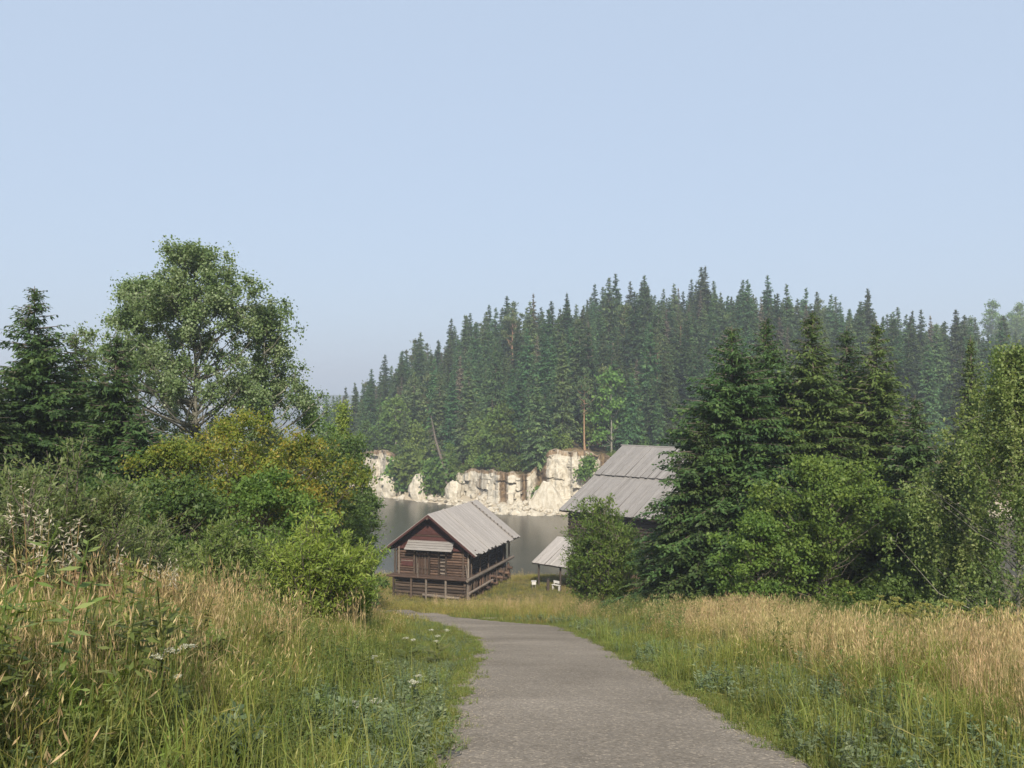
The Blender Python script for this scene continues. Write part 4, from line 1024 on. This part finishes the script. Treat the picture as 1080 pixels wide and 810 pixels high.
if rest:
    kinds = []
    for tm, cm, *_ in KINDS:
        g = bpy.data.meshes.new('tree_kind'); kinds += [tm, cm]
    P = np.array([(T[i][0], T[i][1], TZ[i] - .1) for i in rest for _ in (0, 1)])
    idx = np.array([T[i][2] * 2 + k_ for i in rest for k_ in (0, 1)])
    scatter('far_wood', P, np.array([T[i][4] for i in rest for _ in (0, 1)]), np.array([T[i][3] for i in rest for _ in (0, 1)]), idx, kinds)

# low growth along the cliff edge and beach
bushm = [far_leafy(260 + i, 3.2, 3.4) for i in range(3)]
br_ = np.random.default_rng(31)
for i, (u, dt, s) in enumerate([(u_, br_.uniform(6.2, 8.5), br_.uniform(.5, 1.0)) for u_ in np.linspace(396, 700, 30) if not 596 < u_ < 640] + [(417, 1, 1.5), (423, 0, 1.9), (429, 0, 2.1), (434, 2, 2.2), (454, 1, 1.5), (460, 0, 1.8), (466, 1, 1.6), (620, 0.6, 1.0), (571, 2.5, 1.0)]):
    X = u2x(u, 185)
    for _ in range(3): X = u2x(u, float(np.interp(X, SH[:, 0], SH[:, 1])) + 7 + dt)
    Y = float(np.interp(X, SH[:, 0], SH[:, 1])) + 7 + dt; tm, cm = bushm[i % 3]
    hang = dt < 3
    z = Hs(X, Y) - .15
    if u == 620: z = -14.0; Y -= 0.6
    o = plant_tree('cliff_bush', X, Y, tm, cm, None, None, 'green bush growing in a gully of the limestone cliff' if hang else 'green bush fringing the top of the limestone cliff', 'bush', br_.uniform(0, 6), 'bushes in the cliff gullies' if hang else 'bushes on the cliff rim', z)
    o.scale = (s, s, s * br_.uniform(.8, 1.2))
# dead leaning trunk at the gully
X = u2x(470, 198); o = empty('leaning_snag', (X, 192, Hs(X, 192) - .2)); tag(o, 'bare grey snag leaning over the cliff gully behind the granary', 'dead tree')
g = Geo(); g.tube([(1.2, -2, -1), (.3, -.5, 5), (-1.6, 0, 11), (-2.6, .5, 16)], [.42, .33, .22, .06], 7, 0, .5); link('trunk', g.mesh('trunk', ['bark']), o)
g = Geo(); r_ = np.random.default_rng(2)
for i in range(26):
    z = r_.uniform(3, 15); x0 = np.interp(z, [-1, 5, 11, 16], [1.2, .3, -1.6, -2.6]); a = r_.uniform(0, 6.28); l = r_.uniform(.6, 2.0)
    g.tube([(x0, 0, z), (x0 + math.cos(a) * l * .6, math.sin(a) * l * .6, z - .1), (x0 + math.cos(a) * l, math.sin(a) * l, z - .5)], [.07, .05, .02], 3, 0, .5)
link('branches', g.mesh('branches', ['bark']), o)

# ------------------------------------------------------------------ grasses and herbs
def grass_kind(seed, n, h0, h1, wd, rad, bend, mat, head=None, headmat=None, leafy_=0):
    r = np.random.default_rng(seed); g = Geo(); th = r.uniform(0, 6.283, n); rr_ = rad * np.sqrt(r.random(n))
    P = np.stack([rr_ * np.cos(th), rr_ * np.sin(th), np.full(n, -.04)], 1); hh = r.uniform(h0, h1, n)
    d = unit(np.stack([r.normal(0, 1, n), r.normal(0, 1, n), np.zeros(n)], 1)); b = np.abs(r.normal(0, bend, n))[:, None] * hh[:, None]
    S = unit(np.cross(d, [0, 0, 1.0]) + .6 * d * r.normal(0, 1, n)[:, None]); tint = r.uniform(.1, .9, n)
    p0 = P; p1 = P + d * b * .3 + np.array([0, 0, .55]) * hh[:, None]; p2 = P + d * b + np.array([0, 0, 1.0]) * (hh * (1 - .35 * b[:, 0] / hh))[:, None]
    w_ = wd * r.uniform(.7, 1.3, n)[:, None]
    g.quads(np.stack([p0 - S * w_ / 2, p0 + S * w_ / 2, p1 + S * w_ * .42, p1 - S * w_ * .42], 1), 0, tint)
    g.quads(np.stack([p1 - S * w_ * .42, p1 + S * w_ * .42, p2 + S * w_ * .10, p2 - S * w_ * .10], 1), 0, tint)
    if head:
        D = unit(p2 - p1)
        for k_ in range(head[2]):
            g.blades(p2 - D * (head[0] * (.15 + .25 * k_)) + r.normal(0, .006, (n, 3)), unit(D + r.normal(0, .22, (n, 3))), unit(r.normal(size=(n, 3))), head[0] * r.uniform(.6, 1.2, n), head[1], 1, r.uniform(.2, .9, n))
    for k_ in range(leafy_):
        f = r.uniform(.15, .8, n)[:, None]; Pl = p0 + (p1 - p0) * np.minimum(1, f * 1.8)
        g.blades(Pl, unit(np.stack([r.normal(size=n), r.normal(size=n), r.uniform(.2, 1.2, n)], 1)), unit(r.normal(size=(n, 3)) + [0, 0, 1.5]), hh * r.uniform(.15, .35, n), wd * 1.1, 0, tint + .1)
    return g.mesh('grass_kind', [mat, headmat or mat])
def herb_kind(seed, n, h0, h1, leaf, wide, rad, mat, headmat=None, head=0, pairs=9):
    r = np.random.default_rng(seed); g = Geo()
    for i in range(n):
        a = r.uniform(0, 6.28); q = rad * math.sqrt(r.random()); h = r.uniform(h0, h1)
        p0 = np.array([q * math.cos(a), q * math.sin(a), -.04]); tip = p0 + [r.normal(0, .12) * h, r.normal(0, .12) * h, h]
        g.tube(np.stack([p0, (p0 + tip) / 2 + r.normal(0, .015, 3), tip]), [.006, .005, .003], 3, 0, .3)
        m = int(pairs * h / h1) * 2 + 2; t_ = r.uniform(.12, 1, m)[:, None]; az = r.uniform(0, 6.28, m)
        D = unit(np.stack([np.cos(az), np.sin(az), r.uniform(-.35, .7, m)], 1)); sz = leaf * r.uniform(.6, 1.2, m) * (1.15 - .5 * t_[:, 0])
        g.blades(p0 + (tip - p0) * t_, D, unit(r.normal(0, .35, (m, 3)) + [0, 0, 1.0]), sz, sz * wide, 0, r.uniform(.1, .9) * .5 + r.uniform(0, .5, m))
        if head:
            k_ = 26; P = tip + r.normal(0, 1, (k_, 3)) * [.03, .03, .09] * head; g.blades(P, unit(r.normal(size=(k_, 3))), unit(r.normal(size=(k_, 3))), .045 * head, .03 * head, 1, r.uniform(.2, .9, k_))
    return g.mesh('herb_kind', [mat, headmat or mat])

sr = np.random.default_rng(99)
def zone(n_, x0, x1, y0, y1, fn, near_bias=0.0):
    X = sr.uniform(x0, x1, n_); Y = y0 + (y1 - y0) * sr.random(n_) ** (1 + near_bias)
    k_ = np.abs(X) < .60 * np.maximum(Y, 0) + 3.2; X, Y = X[k_], Y[k_]
    k_ = ~in_path(X, Y); X, Y = X[k_], Y[k_]
    d = dist_poly(X, Y); p = fn(X, Y, d); k_ = sr.random(len(X)) < p
    X, Y = X[k_], Y[k_]; return X, Y, d[k_]
def put(name, zn, kinds, s0=.8, s1=1.25, hs=None):
    X, Y, d = zn; n_ = len(X); s = sr.uniform(s0, s1, n_)
    if hs is not None: s = s * hs(X, Y, d)
    P = np.stack([X, Y, H(X, Y) - .02], 1)
    return scatter(name, P, sr.uniform(0, 6.28, n_), s, sr.integers(0, len(kinds), n_), kinds, sr.normal(0, .08, (n_, 2)))
patch = lambda X, Y, f=.45, o=0: sstep((fbm(X * f + o, Y * f + o, 3) - .32) / .36)
right = lambda X, Y: X > right_edge(Y)
left = lambda X, Y: X < left_edge(np.clip(Y, -14, 40))

short = [grass_kind(300 + i, 44, .05, .20, .007, .20, .5, 'grass') for i in range(5)] + [herb_kind(310 + i, 8, .06, .18, .055, .5, .17, 'herb', pairs=5) for i in range(3)]
shorty = [grass_kind(320 + i, 30, .08, .28, .011, .26, .5, 'ygrass', (.07, .014, 1) if i % 2 else None) for i in range(5)]
tallg = [grass_kind(330 + i, 30, .28, .72, .0075, .24, .4, 'grass', None, None, 1) for i in range(5)]
straw = [grass_kind(340 + i, 26, .60, 1.10, .0055, .27, .16, 'straw', (.12, .011, 2), 'straw', 1) for i in range(6)]
redst = [grass_kind(350 + i, 20, .65, 1.2, .006, .26, .16, 'redstraw', (.13, .014, 2), 'redstraw', 2) for i in range(5)]
herbs = [herb_kind(360 + i, 7, .35, .95, .13, .28, .22, 'herb', pairs=13) for i in range(5)]
bluehs = [herb_kind(370 + i, 8, .18, .45, .085, .36, .18, 'blueherb', pairs=11) for i in range(4)]
smallh = [herb_kind(390 + i, 11, .18, .55, .07, .40, .22, 'herb', pairs=14) for i in range(4)]
yellg = [grass_kind(380 + i, 28, .28, .70, .008, .26, .34, 'ygrass', (.09, .012, 1), 'straw', 1) for i in range(4)]

# verges: short grass and clover close to the path
bend = lambda X, Y: sstep((Y - 12) / 7) * sstep((X + 9) / 4)            # the low inside of the bend
def off_trail(X, Y):
    dy = Y - np.interp(X, tx, ty); return 1 - .93 * ((X > -1.6) & (X < 3.9) & (dy > np.interp(X, [-1, 1, 3], [-2.6, -3.4, -4.5])) & (dy < .7))
low = lambda X, Y: 1 - .5 * bend(X, Y) * left(X, Y)
put('verge_grass', zone(120000, -9, 9, 2.5, 48, lambda X, Y, d: np.exp(-((d - .7) / 1.7) ** 2) * .75 * off_trail(X, Y), .5), short, .8, 1.6, lambda X, Y, d: (.5 + .5 * sstep(d / .8)) * low(X, Y))
put('meadow_turf', zone(60000, -22, 42, 2.5, 46, lambda X, Y, d: .45 * off_trail(X, Y), .5), short + tallg[:2], .8, 1.4, lambda X, Y, d: low(X, Y))
put('bluish_herbs', zone(9000, -8, 12, 3, 40, lambda X, Y, d: (np.where(left(X, Y), .95, .6)) * np.exp(-((d - 1.0) / .9) ** 2) * patch(X, Y, .5, 5), .4), bluehs, .6, 1.2, lambda X, Y, d: low(X, Y))
tn = 5200; jj = sr.integers(40, int(n * .72), tn); sd2 = sr.random(tn) < .5
ed = np.where(sd2[:, None], el[jj], er[jj]) + np.where(sd2[:, None], 1, -1) * dirv[jj] * np.abs(sr.normal(0, .16, tn))[:, None] * (.3 + 1.2 * fbm(jj * .45, sd2 * 9.0))[:, None] + sr.normal(0, .05, (tn, 2))
scatter('path_edge_tufts', np.stack([ed[:, 0], ed[:, 1], H(ed[:, 0], ed[:, 1]) + .01], 1), sr.uniform(0, 6.28, tn), sr.uniform(.25, .7, tn), sr.integers(0, len(short), tn), short)
# right meadow: straw standing over green bottom grass
put('straw_grass', zone(40000, 2, 40, 4, 47, lambda X, Y, d: right(X, Y) * off_trail(X, Y) * sstep((d - 1.7 - .8 * fbm(X * .5, Y * .5)) / .8) * (.20 + .80 * patch(X, Y, .30, 2) * (.45 + .65 * patch(X, Y, 1.1, 60))) * (1 - .85 * sstep((Y - 27 - .2 * X) / 9)) * (1 - sstep((X - 8.6) / 1.6)), .35), straw, .55, .95, lambda X, Y, d: .72 + .4 * patch(X, Y, .4, 77))
put('green_meadow_grass', zone(34000, 2, 40, 4, 50, lambda X, Y, d: right(X, Y) * off_trail(X, Y) * sstep((d - 1.2) / 1.0) * (.35 + .45 * (1 - patch(X, Y, .30, 2)) + .3 * sstep((Y - 25) / 8)) * (1 - .5 * sstep((X - 10.5) / 3)), .35), tallg + yellg, .7, 1.1, lambda X, Y, d: .6 + .6 * patch(X, Y, .6, 51))
put('meadow_herbs', zone(6000, 3, 40, 6, 48, lambda X, Y, d: right(X, Y) * off_trail(X, Y) * sstep((d - 1.6) / .8) * (.10 + .8 * np.maximum(sstep((Y - 25) / 8), sstep((X - 8) / 2))), 0), herbs, .8, 1.3)
# left bank: rank weeds, reddish dry stems and grass
put('bank_weeds', zone(16000, -20, 1, 3, 40, lambda X, Y, d: left(X, Y) * sstep((d - 1.9) / 1.4) * (.15 + .55 * patch(X, Y, .4, 8)) * (1 - .9 * bend(X, Y)), .4), herbs, .8, 1.3, lambda X, Y, d: .6 + .75 * patch(X, Y, .38, 70))
put('bank_herbs', zone(16000, -14, 1, 3, 24, lambda X, Y, d: left(X, Y) * sstep((d - .8) / 1.0) * (.35 + .6 * patch(X, Y, .7, 45)), .5), smallh, .7, 1.3, lambda X, Y, d: low(X, Y) * (.6 + .7 * patch(X, Y, .5, 90)))
put('bank_grass', zone(52000, -20, 1, 3, 42, lambda X, Y, d: left(X, Y) * sstep((d - 1.4) / 1.2) * (.20 + .45 * patch(X, Y, .5, 20)) * (1 - .8 * bend(X, Y)), .3), tallg + yellg[:2], .75, 1.2)
put('dry_stems', zone(17000, -20, 1, 7, 42, lambda X, Y, d: left(X, Y) * sstep((d - 2.2) / 1.2) * sstep((Y - 8.5) / 4) * (.12 + .85 * patch(X, Y, .28, 13)) * (1 - .6 * bend(X, Y)), .1), redst[:3] + straw, .65, 1.05, lambda X, Y, d: .75 + .4 * patch(X, Y, .45, 33))
put('bank_straw', zone(1500, -9, 0, 3, 12, lambda X, Y, d: left(X, Y) * sstep((d - 1.9) / 1.2) * .75 * patch(X, Y, .6, 17), 0), straw, .6, 1.1)
# grazed slope down to the granary and the shore
put('slope_grass', zone(52000, -45, 40, 38, 108, lambda X, Y, d: np.where(Y < 48, .9, .75) * off_trail(X, Y), 0), shorty, .8, 1.7)
put('slope_tall_grass', zone(9000, -40, 40, 40, 106, lambda X, Y, d: off_trail(X, Y) * patch(X, Y, .16, 31) * .7 * sstep((d - 1.5) / 4) * sstep((Y - 44) / 8), 0), yellg + straw[:2], .55, .9)
# loose chippings along the ragged path edges
gm = [rock_mesh(400 + i, 1, .3, 'gravel') for i in range(3)]
tS = sr.random(5200); sd_ = np.where(sr.random(5200) < .6, 0, 1); j = (tS * (n - 1) * .62 + 40).astype(int)
base_ = np.where(sd_[:, None] == 0, el[j] + dirv[j] * np.abs(sr.normal(0.1, .3, 5200))[:, None], er[j] - dirv[j] * np.abs(sr.normal(.1, .22, 5200))[:, None])
base_ = base_ + sr.normal(0, .12, base_.shape)
scatter('loose_chippings', np.stack([base_[:, 0], base_[:, 1], H(base_[:, 0], base_[:, 1]) + .03], 1), sr.uniform(0, 6, 5200), sr.uniform(.008, .026, 5200), sr.integers(0, 3, 5200), gm)

# single plants that stand out
def umbel_plant(X, Y, h, seed, label, green=True, group=None):
    r = np.random.default_rng(seed); o = empty('umbel_plant', (X, Y, Hs(X, Y) - .04), r.uniform(0, 6)); tag(o, label, 'plant', group)
    st = Geo(); um = Geo(); lf = Geo()
    st.tube([(0, 0, 0), (.02, .01, h * .5), (.03, 0, h)], [.016, .013, .008], 5, 0, .4)
    k0 = 1.0 if green else .42
    tops = [((.03, 0, h), .15 * k0)]
    for i in range(r.integers(4, 7) if green else r.integers(1, 4)):
        z = h * r.uniform(.45, .85); a = r.uniform(0, 6.28); l = r.uniform(.18, .42) * (1 if green else h); e = np.array([.02 + math.cos(a) * l, math.sin(a) * l, z + l * 1.1])
        st.tube([(.02, 0, z), ((.02 + e[0]) / 2 + .02 * math.cos(a), e[1] / 2, z + l * .45), e], [.009, .007, .004], 4, 0, .4); tops.append((e, r.uniform(.08, .13) * k0))
    for c, q in tops:
        c = np.array(c)
        for k_ in range(13):
            a = r.uniform(0, 6.28); rho = q * math.sqrt(r.random()); e = c + [math.cos(a) * rho, math.sin(a) * rho, q * .75 - rho * .3]
            um.tube([c, e], [.0035, .0025], 3, 0, .3)
            P = e + r.normal(0, .012, (8, 3)) * [1, 1, .4]; um.blades(P, unit(r.normal(size=(8, 3)) * [1, 1, .3]), np.tile([0, 0, 1.0], (8, 1)), .035 if green else .018, .026 if green else .014, 1, r.uniform(.2, .9, 8))
    for k_ in range(12):
        z = h * r.uniform(.08, .55); a = r.uniform(0, 6.28); m_ = 7; t_ = np.linspace(.2, 1, m_)[:, None]; d = np.array([math.cos(a), math.sin(a), .25]); l = r.uniform(.2, .38)
        P = np.array([.01, 0, z]) + d * l * t_; s_v = np.array([-d[1], d[0], 0])
        for sg in (-1, 1): lf.blades(P, unit(d + s_v * sg * 1.0 + r.normal(0, .1, (m_, 3))), np.tile([0, 0, 1.0], (m_, 1)), .10, .04, 0, r.uniform(.3, .8, m_))
    link('stem', st.mesh('stem', ['umbel' if green else 'herb']), o); link('umbels', um.mesh('umbels', ['umbel', 'umbel' if green else 'flower']), o); link('leaves', lf.mesh('leaves', ['herb']), o)
pr_ = np.random.default_rng(6)
for i, (u, v, xm) in enumerate(((1035, 640, 9.2), (1050, 645, 9.6), (985, 640, 9.0), (992, 647, 9.5), (925, 641, 9.2), (935, 646, 9.4), (960, 648, 9.0), (1068, 652, 9.2), (1015, 654, 9.0), (912, 641, 9.6), (972, 652, 8.8), (1090, 650, 9.3))):
    Yd = xm / ((u - 540) / F); v += 10 + 6 * (i % 3)
    X, Y, h = at(u, v, Yd); umbel_plant(X, Y, max(h, .85), 500 + i, 'yellow-green umbel weed rising above the straw at the meadow back edge', True, 'umbel weeds at the meadow edge')
for i, (u, v, Yd) in enumerate(((395, 748, 10.6), (375, 756, 10.2), (392, 691, 15.5), (430, 672, 19), (462, 670, 19.5), (434, 718, 12.5), (170, 690, 7.5))):
    X, Y, h = at(u, v, Yd); umbel_plant(X, Y, float(np.clip(h, .35, .8)), 540 + i, 'white-flowered umbel plant in the green verge left of the path', False, 'white umbels on the left verge')
def rosette_plant(X, Y, h, wd, seed, mat, label, feather=False):
    r = np.random.default_rng(seed); o = empty('leafy_weed', (X, Y, Hs(X, Y) - .04)); tag(o, label, 'plant'); st = Geo(); lf = Geo()
    for i in range(26):
        a = r.uniform(0, 6.28); q = wd / 2 * math.sqrt(r.random()); tip = np.array([math.cos(a) * q, math.sin(a) * q, h * r.uniform(.5, 1.05)]); mid_ = tip * [.4, .4, .6]
        st.tube([(0, 0, 0), mid_, tip], [.009, .007, .003], 4, 0, .4)
        m_ = 46 if feather else 20; t_ = r.uniform(.25, 1.03, m_)[:, None]; P = np.where(t_ < .5, mid_ * t_ * 2, mid_ + (tip - mid_) * (t_ - .5) * 2)
        D = unit(r.normal(0, .8, (m_, 3)) + [0, 0, .25] + unit(tip) * .5); L = (.09 if feather else .13) * r.uniform(.6, 1.2, m_)
        lf.blades(P, D, unit(r.normal(0, .5, (m_, 3)) + [0, 0, 1.0]), L, L * (.14 if feather else .42), 0, r.uniform(.2, .6) + r.uniform(0, .35, m_))
    link('stem', st.mesh('stem', ['herb']), o); link('leaves', lf.mesh('leaves', [mat]), o)
def atg(u, v):
    """ground point seen at photo pixel"""
    Y = np.arange(3, 40, .1); X = (u - 540) / F * Y
    i = np.argmin(np.abs(CAMZ - (v - HY) / F * Y - H(X, Y))); return float(X[i]), float(Y[i])
for i, (u, v, h, wd_, mat, lab, ft) in enumerate(((70, 806, .62, .85, 'green', 'vivid green feathery weed at the foot of the dark bank', True), (362, 772, .42, .8, 'blueherb', 'bluish-green bushy herb with white umbels beside the path verge', False),
        (215, 720, .65, .8, 'herb', 'big-leaved olive weed on the middle of the bank', False), (270, 700, .6, .7, 'herb', 'broad-leaved weed with pale leaves below the dry reddish stems', False), (240, 810, .4, .7, 'blueherb', 'low grey-green weed clump at the bottom of the bank', False))):
    X, Y = atg(u, v); rosette_plant(X, Y, h, wd_, 600 + i, mat, lab, ft)
def fluff_plant(X, Y, h, seed, n_):
    r = np.random.default_rng(seed); o = empty('fireweed_plant', (X, Y, Hs(X, Y) - .04)); tag(o, 'fireweed gone to white seed fluff on the left bank', 'plant', 'seeding fireweeds on the bank'); st = Geo(); fl = Geo(); lf = Geo()
    for i in range(n_):
        b = np.append(r.normal(0, .12, 2), 0); tip = b + [r.normal(0, .14), r.normal(0, .14), h * r.uniform(.8, 1.05)]; st.tube([b, (b + tip) / 2, tip], [.008, .006, .003], 4, 0, .4)
        m_ = 24; t_ = r.uniform(.2, .75, m_)[:, None]; lf.blades(b + (tip - b) * t_, unit(r.normal(size=(m_, 3)) + [0, 0, -.1]), unit(r.normal(0, .4, (m_, 3)) + [0, 0, 1.0]), .12 * r.uniform(.6, 1.2, m_), .025, 0, r.uniform(.2, .9, m_))
        m_ = 34; t_ = r.uniform(.78, 1.03, m_)[:, None]; fl.blades(b + (tip - b) * t_ + r.normal(0, .03, (m_, 3)), unit(r.normal(size=(m_, 3))), unit(r.normal(size=(m_, 3))), .06, .014, 0, r.uniform(.1, .9, m_))
    link('stem', st.mesh('stem', ['redstraw']), o); link('leaves', lf.mesh('leaves', ['redstraw']), o); link('seed_fluff', fl.mesh('seed_fluff', ['fluff']), o)
for i, (u, v, Yd) in enumerate(((160, 584, 13), (172, 592, 13.3), (60, 545, 9.5), (22, 515, 10.5), (45, 530, 10), (105, 560, 11))):
    X, Y, h = at(u, v, Yd); fluff_plant(X, Y, float(np.clip(h, .8, 1.7)), 640 + i, 3)
